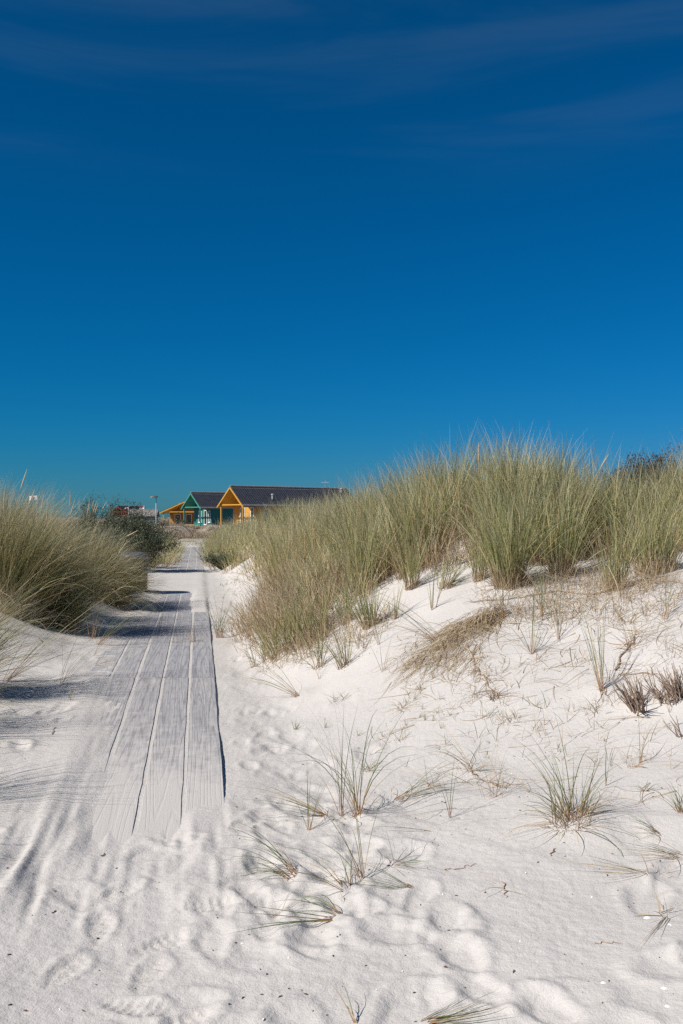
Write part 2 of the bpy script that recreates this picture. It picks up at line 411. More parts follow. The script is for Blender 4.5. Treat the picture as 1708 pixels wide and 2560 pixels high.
# footprints: soft pits with a pushed-up rim; a few keep their sole pattern
prints = []
def ang_path(): return math.atan2(1, -0.1435)
for i in range(80):      # trampled bottom of the picture
    d = random.uniform(2.5, 5.0); s = random.uniform(-2.0, 2.3) if random.random() < 0.55 else random.uniform(-0.2, 1.0)
    prints.append((xright(d) + s, d, ang_path() + random.gauss(0, 0.5), random.uniform(0.12, 0.19), random.uniform(0.06, 0.10), random.uniform(0.005, 0.014), 0))
for i in range(130):      # worn strip along the right edge of the planks
    d = 4.0 + 11 * random.random() ** 1.5; s = 0.12 + abs(random.gauss(0.25, 0.28))
    prints.append((xright(d) + s, d, ang_path() + random.gauss(0, 0.5), random.uniform(0.10, 0.16), random.uniform(0.05, 0.09), random.uniform(0.004, 0.011), 0))
for i in range(50):
    d = random.uniform(6, 13); prints.append((xright(d) - random.uniform(1.1, 1.7), d, ang_path() + random.gauss(0, 0.8), random.uniform(0.10, 0.16), random.uniform(0.05, 0.1), random.uniform(0.006, 0.014), 0))
for (px, py, dg, k) in [(330, 2515, -20, 1), (290, 2250, 62, 2), (160, 2430, 75, 2), (400, 2360, 40, 1), (520, 2280, 15, 1), (450, 2560, 30, 1), (250, 2330, 100, 2), (600, 2090, 60, 2), (370, 2440, 80, 2)]:
    d = 1.645 * FPX / (py - HY); prints.append(((px - CX) * d / FPX, d, R(dg), 0.135, 0.052, 0.008, k))

def grow(step, ratio, dist):
    out, s, a = [], step, 0.0
    while a < dist: s *= ratio; a += s; out.append(a)
    return np.array(out)
gx0 = np.arange(-2.4, 2.601, 0.0105); gx = np.r_[-7.6 - grow(0.05, 1.10, 700)[::-1], np.linspace(-7.6, -2.4, 116)[:-1], gx0, np.linspace(2.6, 5.0, 61)[1:], 5.0 + grow(0.04, 1.10, 700)]
gy0 = np.arange(2.6, 5.2, 0.0105); gy = np.r_[2.6 - grow(0.0105, 1.25, 300)[::-1], gy0, 5.2 + grow(0.0105, 1.0155, 900)]
GX, GY = np.meshgrid(gx, gy)

def terrain(GX, GY):
    H = tps(GX, GY)
    s = GX - xright(GY)
    near = 1 - smooth01(25, 60, GY)
    H = H + near * (0.045 * vnoise(GX * 1.1, GY * 0.9, 3) + 0.020 * vnoise(GX * 3.1, GY * 2.6, 4))
    far = smooth01(50, 70, GY) * (1 - smooth01(88, 100, GY))
    H = H + far * 0.35 * vnoise(GX * 0.5, GY * 0.35, 9)
    # sand against and over the planks
    hb = board_z(GY); n1 = vnoise(GX * 4, GY * 2.5, 21) ; n2 = vnoise(GX * 1.3, GY * 0.8, 22)
    c = np.full_like(H, -0.0045)
    g1 = vnoise(GX * 26 + GY * 3.7, GY * 2.2, 23); g2 = vnoise(GX * 9, GY * 3, 24)
    gr = 0.014 * g1 + 0.012 * g2
    c = c + np.maximum(0, 0.034 * (1 - smooth01(3.5, 5.5, GY + 0.5 * n1 + 0.5 * n2)) + gr * (1 - smooth01(4.8, 6.2, GY)) * 0.8)                       # near end sinks into the sand
    c = c + 0.022 * smooth01(-0.30, -0.16, s + 0.10 * g2 + 0.05 * n1) * (1 - smooth01(5.15, 5.7, GY + 0.3 * n1))      # right plank ends first
    ledge = np.interp(GY, [4.5, 6.3, 7.5, 9.3, 9.6, 10.6, 11.5, 14, 15.5, 27, 43], [-.74, -.74, -.86, -.99, -1.19, -1.22, -1.03, -.93, -.78, -.99, -1.0])
    le = s - ledge + 0.16 * n1 + 0.10 * n2
    c = c + np.maximum(0, 0.034 * smooth01(0.06, -0.34, le) + gr * smooth01(0.30, 0.0, le) * 0.45 * (1 - smooth01(-.15, -.4, le)))                     # drift over the left planks
    mid = smooth01(15.1, 15.6, GY) * (1 - smooth01(24.5, 27.0, GY + 2 * n2))
    c = c + mid * 0.030 * np.maximum(smooth01(-0.30, -0.22, s + 0.06 * n1), smooth01(17.6, 19.8, GY + 2.5 * n2) * 0.8)
    leftw = np.minimum(ledge, -0.95)
    wb = smooth01(leftw - 0.60, leftw - 0.05, s) * (1 - smooth01(-0.03, -0.006 + 0.6 * (1 - smooth01(4.8, 5.8, GY)), s)) * smooth01(3.7, 4.4, GY)
    edge = (1 - smooth01(0.10, 0.75, s)) * smooth01(-0.05, -0.03, s) * smooth01(4.8, 5.8, GY)    # sand lies below the edge plank
    drop = 0.012 * smooth01(5.4, 6.6, GY) * (1 - smooth01(14.3, 15.4, GY)) + 0.008
    H = np.maximum(H, np.where(s > 0, hb - drop - 0.02, -9)) if False else H
    H = (H * (1 - edge) + edge * (hb - drop + 0.02 * n2)) * (1 - wb) + wb * (hb + c)
    # relief of walked-on sand, calmer on the planks
    onb = smooth01(-1.3, -1.15, s) * (1 - smooth01(-0.03, 0.02, s)) * smooth01(4.2, 5.3, GY) * (1 - smooth01(0.02, 0.06, c))
    calm = 1 - onb
    slope_calm = 1 - 0.75 * smooth01(0.9, 2.2, s)
    rel = 0.007 * vnoise(GX * 5, GY * 4.4, 5) + 0.0032 * vnoise(GX * 15, GY * 13, 6) + 0.0036 * vnoise(GX * 40, GY * 38, 7)
    lum = np.abs(vnoise(GX * 2.1 + 0.5 * GY + 0.9 * vnoise(GX * 2, GY * 2, 31), GY * 2.0 - 0.4 * GX, 8)) * 0.012
    H = H + near * rel * calm * slope_calm + near * (0.012 - lum) * calm * slope_calm * (1 - smooth01(5.2, 8, GY)) * 0.9
    H = H + 0.0015 * vnoise(GX * 30, GY * 30, 12) * onb
    w1 = GX * 0.8 + GY * 0.6 + 0.35 * vnoise(GX * 1.6, GY * 1.6, 51) + 0.12 * vnoise(GX * 5, GY * 5, 52)
    fr = (w1 * 1.7) % 1.0; amp = np.clip(vnoise(GX * 1.1 + 9, GY * 1.1, 53) * 2.2, 0, 1)
    H = H + near * calm * amp * 0.016 * np.where(fr < .82, fr / .82, (1 - fr) / .18) * (1 - smooth01(4.6, 6.5, GY)) * smooth01(-0.5, 0.3, s)
    # two drag tracks along the buried left side
    tr = smooth01(3.5, 4.3, GY) * (1 - smooth01(5.9, 6.8, GY)) * (0.7 + vnoise(GY * 3, GY * 0, 15)); wob = 0.03 * vnoise(GY * 1.4, GY * 0, 14)
    for s0, w, dep in ((-0.86, 0.03, 0.007), (-1.03, 0.04, 0.009), (-1.30, 0.05, 0.005)):
        q = (s - s0 - wob) / w; H = H + tr * dep * (-np.exp(-q * q) + 0.75 * np.exp(-((q - 1.7) / 0.75) ** 2))
    # dips and spurs on the dune face, blown along the slope
    face = smooth01(0.9, 1.8, s) * (1 - smooth01(7.5, 10, GY))
    H = H + face * 0.07 * vnoise(GX * 0.9 + GY * 0.5, GY * 1.1 - GX * 0.4, 17)
    return H

GZ = terrain(GX, GY)
for (fx, fy, fa, fl, fw, dep, k) in prints:
    rr = fl * 2.2
    i0, i1 = np.searchsorted(gx, [fx - rr, fx + rr]); j0, j1 = np.searchsorted(gy, [fy - rr, fy + rr])
    if i1 - i0 < 3 or j1 - j0 < 3: continue
    X, Y = GX[j0:j1, i0:i1] - fx, GY[j0:j1, i0:i1] - fy
    u, v = X * math.cos(fa) + Y * math.sin(fa), -X * math.sin(fa) + Y * math.cos(fa)
    S = X + fx - xright(Y + fy); onb = (S > -0.95) & (S < 0.0) & (Y + fy > 5.0)
    r = np.sqrt((u / fl) ** 2 + (v / (fw * (1 + 0.25 * np.sin(u / fl * 2)))) ** 2) + 0.12 * vnoise(X * 14, Y * 14, int(abs(fx * 977)) % 999)
    dz = -dep * (1 - smooth01(0.55, 1.02, r)) + 0.45 * dep * np.exp(-((r - 1.25) / 0.24) ** 2) * (1 + 0.8 * np.sign(u) * (np.abs(u) > fl * 0.4))
    if k == 1: dz += np.where(r < 0.95, 0.0032 * np.sign(np.sin(u * 2 * math.pi / 0.036)) * (np.abs(v) > 0.008), 0)
    if k == 2: dz += np.where(r < 0.95, 0.0030 * np.sign(np.sin((u + np.abs(v) * 0.8) * 2 * math.pi / 0.032)), 0)
    GZ[j0:j1, i0:i1] += np.where(onb, 0, dz)

def gz(x, y):
    x = np.atleast_1d(np.asarray(x, float)); y = np.atleast_1d(np.asarray(y, float))
    i = np.clip(np.searchsorted(gx, x) - 1, 0, len(gx) - 2); j = np.clip(np.searchsorted(gy, y) - 1, 0, len(gy) - 2)
    u = (x - gx[i]) / (gx[i + 1] - gx[i]); v = (y - gy[j]) / (gy[j + 1] - gy[j])
    return (GZ[j, i] * (1 - u) + GZ[j, i + 1] * u) * (1 - v) + (GZ[j + 1, i] * (1 - u) + GZ[j + 1, i + 1] * u) * v
_D = np.exp(np.linspace(math.log(2.2), math.log(160), 2600))
def hit(px, py):
    """the first point of the ground that the line of sight through a photo pixel meets"""
    x = (px - CX) * _D / FPX; z = (HY - py) * _D / FPX; below = np.nonzero(gz(x, _D) >= z)[0]
    k = below[0] if len(below) else len(_D) - 1
    d = _D[k]; xx = (px - CX) * d / FPX
    return Vector((xx, d, float(gz(xx, d)[0])))

# sand caught about the feet of the larger plants, scoured on their lee side
for (px, py, r, h) in [(895, 2038, .16, .022), (828, 2040, .14, .018), (741, 2187, .14, .018), (871, 2224, .14, .016), (1428, 2050, .24, .035), (1507, 1730, .18, .03), (1330, 1635, .15, .02), (749, 1741, .16, .025),
                       (1176, 1924, .15, .02), (982, 2160, .12, .012), (1600, 1908, .09, .01), (1640, 2186, .14, .016), (1598, 1772, .16, .03), (1676, 1752, .18, .03), (1274, 1458, .30, .05), (1404, 1434, .25, .04), (1639, 1428, .3, .05), (924, 1566, .16, .03)]:
    c = hit(px, py); i0, i1 = np.searchsorted(gx, [c.x - 3 * r, c.x + 3 * r]); j0, j1 = np.searchsorted(gy, [c.y - 3 * r, c.y + 3 * r])
    X, Y = GX[j0:j1, i0:i1] - c.x, GY[j0:j1, i0:i1] - c.y
    GZ[j0:j1, i0:i1] += h * np.exp(-(X ** 2 + Y ** 2) / (.5 * r * r)) - .45 * h * np.exp(-((X - 1.3 * r) ** 2 + (Y - .7 * r) ** 2) / (.6 * r * r))
ny, nx = GX.shape
idx = np.arange(nx * ny).reshape(ny, nx)
quads = np.stack([idx[:-1, :-1], idx[:-1, 1:], idx[1:, 1:], idx[1:, :-1]], -1).reshape(-1, 4)
ground = mesh_obj('sand_ground', np.stack([GX, GY, GZ], -1).reshape(-1, 3), quads, M['sand'], smooth=True)
tag(ground, kind='structure')

# ------------------------------------------------------------------ boardwalk: every plank its own part
walk = empty('boardwalk', (xright(3.9), 3.9, JZ[3.9]))
tag(walk, 'grey weathered plank walk running from the sand up to the huts', 'boardwalk')
th = math.atan(0.1435)
def plank(j, k):
    a, b = JOINTS[j] + 0.012, JOINTS[j + 1] - 0.012
    s0 = -PITCH * k - GAP / 2 + random.uniform(-.003, .003); s1 = s0 - (PITCH - GAP) * random.uniform(0.985, 1.0)
    a += random.uniform(-0.015, 0.015); b += random.uniform(-0.015, 0.015)
    n = max(6, int((b - a) / 0.25)); L = b - a
    cs = [(0, -.045), (0, -.004), (0.0035, 0), (0.5, 0.0015 * random.uniform(-1, 1)), (0.9965, 0), (1, -.004), (1, -.045)]
    vs, fs = [], []
    jig = [random.gauss(0, 0.0018) for _ in range(n + 1)]; jig2 = [random.gauss(0, 0.0018) for _ in range(n + 1)]
    dz0 = random.uniform(-.0005, .0012); tilt = random.uniform(-.0015, .0015)
    for i in range(n + 1):
        t = i / n; d = a + L * t; zb = float(board_z(d))
        for (q, z) in cs:
            q2 = q
            s = s0 + (s1 - s0) * q + (jig[i] if q < 0.1 else jig2[i] if q > 0.9 else 0)
            vs.append((xright(d) + s, d, zb + z + dz0 + tilt * (q - .5)))
    m = len(cs)
    for i in range(n):
        for e in range(m - 1): fs.append((i * m + e, i * m + e + 1, (i + 1) * m + e + 1, (i + 1) * m + e))
        fs.append((i * m + m - 1, i * m, (i + 1) * m, (i + 1) * m + m - 1))
    fs.append(tuple(range(m))); fs.append(tuple(reversed(range(n * m, n * m + m))))
    o0 = Vector((xright(a) + (s0 + s1) / 2, a, JZ[JOINTS[j]]))
    vs = [Vector(v) - o0 for v in vs]
    # plank's own axes: y along the grain
    rot = Matrix.Rotation(-th, 3, 'Z')
    vs = [rot @ v for v in vs]
    o = mesh_obj('plank', [tuple(v) for v in vs], fs, M['wood'], walk)
    o.matrix_parent_inverse = Matrix.Identity(4)
    o.location = o0 - walk.location; o.rotation_euler = (0, 0, th)
    return o
for j in range(len(JOINTS) - 1):
    for k in range(5): plank(j, k)
for j in range(1, len(JOINTS) - 1):           # bearer under each joint
    d = JOINTS[j]; mb = MB(); mb.bar((xright(d) + 0.02, d, JZ[d] - 0.11), (xright(d) - 1.26, d - 0.18, JZ[d] - 0.11), 0.09, 0.08)
    o = mb.build('bearer', M['wood'], walk); o.location = -walk.location

# ------------------------------------------------------------------ grass blades
def blades(P, az, lean, curve, L, w, seg=5, u=None, twist=1.0, tip=0.0):
    P = np.asarray(P, float).reshape(-1, 3); N = len(P)
    az, lean, curve, L, w = [np.broadcast_to(np.asarray(q, float), (N,)) for q in (az, lean, curve, L, w)]
    t = np.linspace(0, 1, seg + 1)
    ang = lean[:, None] + curve[:, None] * t[None] ** 1.4
    mid = (ang[:, 1:] + ang[:, :-1]) / 2
    hz = np.c_[np.zeros(N), np.cumsum(np.sin(mid), 1)] * (L / seg)[:, None]
    vz = np.c_[np.zeros(N), np.cumsum(np.cos(mid), 1)] * (L / seg)[:, None]
    ca, sa = np.cos(az)[:, None], np.sin(az)[:, None]
    C = np.stack([P[:, 0:1] + hz * ca, P[:, 1:2] + hz * sa, P[:, 2:3] + vz], -1)
    tw = (RNG.uniform(-1.2, 1.2, N) * twist)[:, None] + RNG.uniform(-.5, .5, N)[:, None] * t[None]
    pr = np.stack([-sa + 0 * hz, ca + 0 * hz, 0 * hz], -1)
    nr = np.stack([np.cos(ang) * ca, np.cos(ang) * sa, -np.sin(ang)], -1)
    wv = np.cos(tw)[..., None] * pr + np.sin(tw)[..., None] * nr
    wid = (w[:, None] / 2) * np.maximum((1 - t[None] ** 1.8) * 0.95 + 0.0, tip) ; wid[:, 0] *= 0.8
    V = np.stack([C - wv * wid[..., None], C + wv * wid[..., None]], 2)          # N, seg+1, 2, 3
    base = (np.arange(N) * (seg + 1) * 2)[:, None] + (np.arange(seg) * 2)[None]
    F = np.stack([base, base + 1, base + 3, base + 2], -1).reshape(-1, 4)
    if u is None: u = RNG.uniform(0, 1, N)
    UV = np.stack([np.broadcast_to(np.asarray(u)[:, None, None], V.shape[:3]), np.broadcast_to(t[None, :, None], V.shape[:3])], -1)
    return V.reshape(-1, 3), F, UV.reshape(-1, 2)
def join(parts):
    vs, fs, us, b = [], [], [], 0
    for v, f, u in parts: vs.append(v); fs.append(f + b); us.append(u); b += len(v)
    return np.concatenate(vs), np.concatenate(fs), np.concatenate(us)
def straw_u(N, frac):
    """blade colours: a share FRAC of straw, the rest green"""
    s = RNG.uniform(0, 1, N) < frac
    return np.where(s, RNG.uniform(0, 0.39, N), RNG.uniform(0.42, 1.0, N))

def tuft_arrays(c, n, rad, Lr, wind=(0, 0), lean=0.22, curve=0.55, w=0.0045, straw=0.22, dead=0.25, seg=5):
    """a marram tussock: stalks close together at the foot, fanning out, blown by WIND; DEAD short dry blades about the foot"""
    out = []
    def one(n, Lr, lean, curve, strawf, rad):
        r = rad * np.sqrt(RNG.uniform(0, 1, n)); a = RNG.uniform(0, 2 * math.pi, n)
        x, y = c[0] + r * np.cos(a), c[1] + r * np.sin(a)
        k = np.abs(RNG.normal(0, 1, n))
        hx = np.cos(a) * (0.35 + r / max(rad, 1e-6)) * lean * k + wind[0] * RNG.uniform(0.3, 1.5, n) + RNG.normal(0, .11, n) * np.where(RNG.uniform(0, 1, n) < .18, 3.2, 1)
        hy = np.sin(a) * (0.35 + r / max(rad, 1e-6)) * lean * k + wind[1] * RNG.uniform(0.5, 1.3, n) + RNG.normal(0, .11, n)
        le = np.hypot(hx, hy); L = RNG.uniform(Lr[0], Lr[1], n)
        cu = curve * (0.35 + le * 1.6) * RNG.uniform(0.5, 1.5, n)
        z = gz(x, y) - 0.01
        return blades(np.stack([x, y, z], -1), np.arctan2(hy, hx), np.minimum(le, 1.25), np.minimum(cu, 1.5), L, w * RNG.uniform(.7, 1.3, n), seg, straw_u(n, strawf))
    out.append(one(n, Lr, lean, curve, straw, rad))
    if dead: out.append(one(int(n * dead), (Lr[0] * .25, Lr[0] * .75), lean * 1.9, curve * 1.1, 0.95, rad * 1.1))
    return join(out)

def seed_head(parent, base, tipv, Ls, r=0.008):
    """a dry flower spike on its stalk"""
    b, t = Vector(base), Vector(tipv); d = (t - b).normalized(); m = MB()
    m.tube([b, b.lerp(t, .5) + Vector((0, 0, .01)), t - d * Ls], [0.0022, 0.0018, 0.0015], 5)
    st = m.build('stalk', M['seed'], parent)
    h = MB(); q = [t - d * Ls * (1 - k) for k in (0, .15, .45, .8, 1)]
    h.tube(q, [0.002, r, r * .95, r * .6, .001], 6)
    h.build('seed_head', M['seed'], parent)

def rel_obj(name, arr, mat, c, label=None, cat=None, group=None, parent=None, kind=None):
    v, f, u = arr; o = mesh_obj(name, v - np.array(c), f, mat, parent, u)
    if parent is None: o.location = c
    return tag(o, label, cat, group, kind)

# ---- big tussocks one can tell apart: each a thing with green blades, dead foot and seed heads
def tussock(px, py, n, rad, Lr, label, wind=(0, 0), lean=.22, curve=.55, w=.0045, straw=.2, mat='grass', heads=(), d=None, group=None, at=None):
    c = hit(px, py) if at is None else Vector((at[0], at[1], float(gz(at[0], at[1])[0])))
    t = empty('grass_tussock', c); tag(t, label, 'grass tussock', group)
    v = tuft_arrays(c, n, rad, Lr, wind, lean, curve, w, straw, 0)
    o = mesh_obj('leaf_blades', v[0] - np.array(c), v[1], M[mat], t, v[2]); o['kind'] = 'stuff'
    v = tuft_arrays(c, int(n * .3), rad * 1.15, (Lr[0] * .22, Lr[0] * .6), (wind[0] * .6, wind[1] * .6), lean * 2.2, curve * 1.4, w, .95, 0)
    o = mesh_obj('dead_blades', v[0] - np.array(c), v[1], M['dry'], t, v[2]); o['kind'] = 'stuff'
    for (bx, by, tx, ty, dd) in heads:
        b = Vector(pix(bx, by, dd)) - c; e = Vector(pix(tx, ty, dd - .1)) - c
        ln = (e - b).length; seed_head(t, b, e, min(0.26, ln * .62), 0.007)
    return t
GT = 'tussocks along the foot of the grass on the right dune'
FL = 'tussocks on the left dune'
# left dune
tussock(0, 0, 1900, .42, (1.05, 1.75), 'huge olive tussock at the left picture edge with a tall pale seed spike', (.10, .05), .20, .75, .0055, .26, 'grassL',
        [(30, 1290, 68, 1172, 12), (5, 1330, 12, 1228, 12), (62, 1290, 88, 1222, 12)], group=FL, at=(-4.05, 12.0))
tussock(0, 0, 1100, .28, (.85, 1.30), 'olive tussock drooping right over the sand, second from the left picture edge', (.30, .0), .24, .8, .0055, .26, 'grassL',
        [(95, 1330, 110, 1235, 12.4), (115, 1330, 120, 1250, 12.4)], group=FL, at=(-3.62, 12.4))
tussock(0, 0, 1300, .36, (1.0, 1.5), 'olive tussock with tan seed spikes behind the two at the left picture edge', (.10, .05), .2, .7, .006, .3, 'grassL',
        [(175, 1290, 176, 1228, 13.2), (170, 1310, 188, 1248, 13.2), (200, 1300, 198, 1244, 13.2), (222, 1300, 224, 1245, 13.2)], group=FL, at=(-4.5, 13.2))
tussock(0, 0, 1000, .30, (.80, 1.22), 'olive tussock with a cluster of tan seed spikes in front of the grey green bush', (.14, .0), .22, .75, .0065, .3, 'grassL',
        [(222, 1300, 236, 1248, 16), (228, 1300, 242, 1252, 16), (232, 1302, 246, 1256, 16), (246, 1290, 268, 1253, 16), (215, 1310, 222, 1258, 16)], group=FL, at=(-4.1, 16.0))
tussock(0, 0, 1500, .28, (.70, 1.08), 'windswept olive tussock reaching over the black bin', (.50, -.02), .26, .75, .0065, .32, 'grassL',
        [(285, 1400, 320, 1350, 15.3), (300, 1350, 345, 1326, 15.3)], group=FL, at=(-3.72, 15.4))
# left dune, out of the picture: only their shadows show on the sand
for (x, y, n, L, lab) in ((-3.36, 8.2, 1100, 1.2, 'tussock just outside the left picture edge shading the sand by the planks'), (-2.68, 5.4, 260, 1.1, 'thin tussock outside the left picture edge near the drag tracks'),
                     (-2.45, 4.3, 50, .9, 'sparse tussock outside the left picture edge beside the drag tracks'), (-3.12, 6.9, 360, 1.1, 'second shading tussock outside the left picture edge')):
    tussock(0, 0, n, .28, (.7 * L, L), lab, (.25, .08), .22, .8, .0045, .25, 'grassL', at=(x, y), group=FL)
# right dune front row
for (px, py, n, rad, L, wind, lab) in [
    (1274, 1458, 620, .13, 1.02, (-.03, 0), 'dense upright green tussock at the lowest point of the grass edge, right dune'),
    (1404, 1434, 420, .10, 1.05, (.03, 0), 'narrow footed green tussock right of the densest one on the dune'),
    (1538, 1476, 200, .08, .80, (.02, 0), 'slim upright tussock standing alone below the saddle of the dune'),
    (1639, 1428, 520, .16, .86, (.04, 0), 'broad fan shaped tussock near the right picture edge'),
    (1197, 1450, 110, .05, .70, (0, 0), 'thin upright tussock between the densest tussock and the leaning one'),
    (1112, 1470, 90, .06, .50, (.30, .1), 'small tussock leaning right on the sand below the grass edge'),
    (1082, 1522, 16, .03, .55, (.02, 0), 'few upright blades standing alone above the dry grass mat'),
    (924, 1566, 150, .06, .62, (-.12, 0), 'short dark footed tussock left of the bare dune sand'),
    (865, 1557, 90, .06, .62, (-.05, 0), 'sparse tussock just left of the short dark footed one'),
    (985, 1548, 22, .03, .50, (.02, 0), 'three thin upright stalks in front of the grass on bare sand'),
    (905, 1480, 260, .10, .95, (-.04, 0), 'upright green tussock in the middle of the grass edge'),
    (720, 1625, 260, .16, .62, (-.22, 0), 'brown footed tussock at the lower left corner of the right grass'),
    (790, 1600, 240, .16, .70, (-.12, 0), 'tangled tussock at the bottom edge of the right grass'),
    (860, 1667, 60, .05, .50, (-.18, 0), 'bunch of leaning stalks at the very bottom of the right grass'),
    (800, 1668, 46, .05, .45, (-.10, 0), 'short upright stalks left of the leaning bunch at the grass bottom'),
    (671, 1650, 40, .06, .45, (-.28, 0), 'sparse stalks leaning over the path, left of the grass bottom'),
    (634, 1668, 18, .03, .35, (-.30, 0), 'lowest sparse stalks beside the path, leaning left'),
    (1030, 1470, 130, .06, .72, (.02, 0), 'thin green tussock rising from sand left of the leaning one')]:
    tussock(px, py, int(n * .62), rad * 1.05, (L * .42, L * 1.04), lab, wind, .15, .45, .0068, .16, 'grass', group=GT,
            heads=[(1196, 1190, 1197, 1104, 10.6)] if px == 1274 else [(1490, 1190, 1523, 1134, 10.4)] if px == 1404 else ())

# ---- dense grass that nobody could count: one object per stand
def stand(name, label, poly, count, nb, Lr, wind, mat, w, straw, lean=.2, curve=.5, rad=.16, dead=.25, seg=5, dens=None, hs=None):
    P = np.array(poly); lo, hi = P.min(0), P.max(0); out = []; got = 0
    def inside(x, y):
        r = False; j = len(P) - 1
        for i in range(len(P)):
            if (P[i, 1] > y) != (P[j, 1] > y) and x < (P[j, 0] - P[i, 0]) * (y - P[i, 1]) / (P[j, 1] - P[i, 1]) + P[i, 0]: r = not r
            j = i
        return r
    tries = 0
    while got < count and tries < count * 60:
        tries += 1
        x, y = random.uniform(lo[0], hi[0]), random.uniform(lo[1], hi[1])
        if not inside(x, y): continue
        if dens and random.random() > dens(x, y): continue
        k = random.uniform(.62, 1.17) * (hs(x, y) if hs else 1); n = int(nb * random.uniform(.5, 1.4))
        wx = wind[0] + random.gauss(0, .07); wy = wind[1] + random.gauss(0, .07)
        out.append(tuft_arrays((x, y), n, rad * random.uniform(.6, 1.3), (Lr[0] * k, Lr[1] * k), (wx, wy), lean, curve, w, straw + random.uniform(-.1, .12) + (.25 * float(smooth01(1.2, -1.0, x)) if name == 'dune_grass' and y < 20 and x > -2 else 0), dead, seg)); got += 1
    v, f, u = join(out)
    return tag(mesh_obj(name, v, f, M[mat], None, u), label, 'grass', kind='stuff')
def gpt(px, py): p = hit(px, py); return (p.x, p.y)
edge = [gpt(*p) for p in [(640, 1570), (705, 1610), (790, 1575), (850, 1545), (900, 1500), (960, 1462), (1010, 1440), (1090, 1425), (1180, 1418), (1260, 1425), (1320, 1412), (1420, 1405), (1500, 1412), (1600, 1408), (1720, 1395)]]
stand('dune_grass', 'thick marram grass covering the top of the right dune', edge + [(4.6, 9.6), (5.2, 12.5), (3.2, 13.4), (2.3, 14.0), (1.2, 15), (0.2, 18.5), (-1.3, 18.5), (-1.0, 13.6)],
      430, 68, (.50, 1.14), (-.06, 0), 'grass', .0082, .27, .17, .5, .15, .5, dens=lambda x, y: 1.0 if vnoise(np.array([x * 1.6]), np.array([y * 1.3]), 61)[0] > -.22 + .33 * float(smooth01(.8, -.2, x)) else .06,
      hs=lambda x, y: 1 - .42 * float(smooth01(.5, -.6, x)) * (y < 14))
stand('dune_grass', 'marram grass on the low ridge behind, between path and yellow hut', [(-2.95, 25), (-2.3, 22.3), (-1.65, 18.8), (-0.7, 17.5), (0.8, 18), (2.5, 20), (3, 30), (-1.5, 40), (-5.2, 44), (-4.9, 36), (-3.8, 29)],
      420, 48, (.55, .98), (-.05, 0), 'grass', .014, .34, .24, .55, .3, .4, 4)
stand('dune_grass', 'marram grass on the higher dune shoulder at the right picture edge', [(3.95, 11.4), (6.5, 10.5), (8, 16), (6.0, 15.5)], 120, 60, (.55, .98), (-.1, 0), 'grass', .0085, .45, .2, .55, .24, .4)
stand('dune_grass', 'olive marram grass behind the tussocks on the left dune', [(-4.6, 11.8), (-4.5, 13.5), (-4.4, 15.4), (-4.7, 17), (-8.5, 21), (-7, 11.8)],
      150, 85, (.8, 1.42), (.1, 0), 'grassL', .0085, .28, .22, .7, .2)
stand('dune_grass', 'low grass between the grey green bush and the far planks', [(-5.3, 25), (-4.75, 29), (-6.0, 38), (-7.4, 43), (-8.6, 42), (-6.6, 30), (-5.9, 26)],
      75, 55, (.4, .72), (.12, 0), 'grass', .010, .35, .28, .6, .2, .2, 4)
stand('dune_grass', 'grass on the left dune far beyond the bush', [(-8, 30), (-8.3, 44), (-9.5, 52), (-14, 55), (-14, 32)], 80, 50, (.4, .7), (.1, 0), 'grass', .012, .35, .25, .55, .3, .2, 3)
stand('heath', 'low brown heath on the sandy bank below the huts', [(-18, 60), (-3, 60), (0, 86), (-6, 92), (-13, 94), (-24, 92), (-24, 66)], 520, 42, (.12, .34), (.1, 0), 'heath', .035, .55, .7, .8, .45, .2, 3,
      dens=lambda x, y: 1.0 if vnoise(np.array([x * .22]), np.array([y * .13]), 41)[0] > -.07 else .10)
stand('dune_grass', 'thin grass strip between plank end and heath bank', [(-12, 45.5), (-4.5, 45.5), (-4, 54), (-12, 54)], 45, 40, (.10, .25), (0, 0), 'grass', .016, .5, .4, .6, .5, .1, 3)
stand('dune_grass', 'pale grass round the foot of the huts', [(-34, 96), (-13, 94), (-14, 101), (-22, 112), (-27, 136), (-40, 130)], 130, 40, (.35, .75), (.1, 0), 'heath', .035, .55, .35, .6, .6, .1, 3)
band = edge + [(q[0] + .15, q[1] + 1.5) for q in reversed(edge)]
stand('dead_grass', 'tan dead stalks standing along the foot of the right dune grass', band, 230, 34, (.22, .52), (-.05, 0), 'dry', .0062, .9, .3, .4, .2, .3, 4)
stand('dead_grass', 'brown tangle of dead stalks at the lower left end of the right grass', [gpt(590, 1560), gpt(640, 1620), gpt(720, 1650), gpt(810, 1600), gpt(830, 1520), gpt(740, 1470), gpt(650, 1490)], 85, 30, (.2, .6), (-.12, 0), 'dry', .0062, .8, .45, .6, .2, .2, 4)
# creeping green sprouts beside the path
def sprinkle(name, label, poly, count, Lr, w, straw, mat='sprout'):
    return stand(name, label, poly, count, 5, Lr, (0, 0), mat, w, straw, .9, .7, .02, 0, 3)
sprinkle('sprouts', 'scattered low green sprouts on sand between path and right grass', [(-3.6, 28), (-2.3, 19), (-1.55, 13), (-1.0, 12), (-0.8, 14.5), (-1.3, 18), (-2.2, 27)], 260, (.05, .13), .006, .3)
sprinkle('sprouts', 'scattered dry stalks on the upper bare sand of the right dune', [gpt(1250, 1560), gpt(1700, 1560), gpt(1700, 1440), gpt(1560, 1430), gpt(1180, 1475)], 520, (.10, .42), .0042, .75, 'dry')
sprinkle('sprouts', 'scattered short dry stalks at the foot of the right grass', [gpt(650, 1680), gpt(900, 1640), gpt(1010, 1545), gpt(880, 1520), gpt(700, 1610)], 260, (.10, .36), .0045, .6, 'dry')

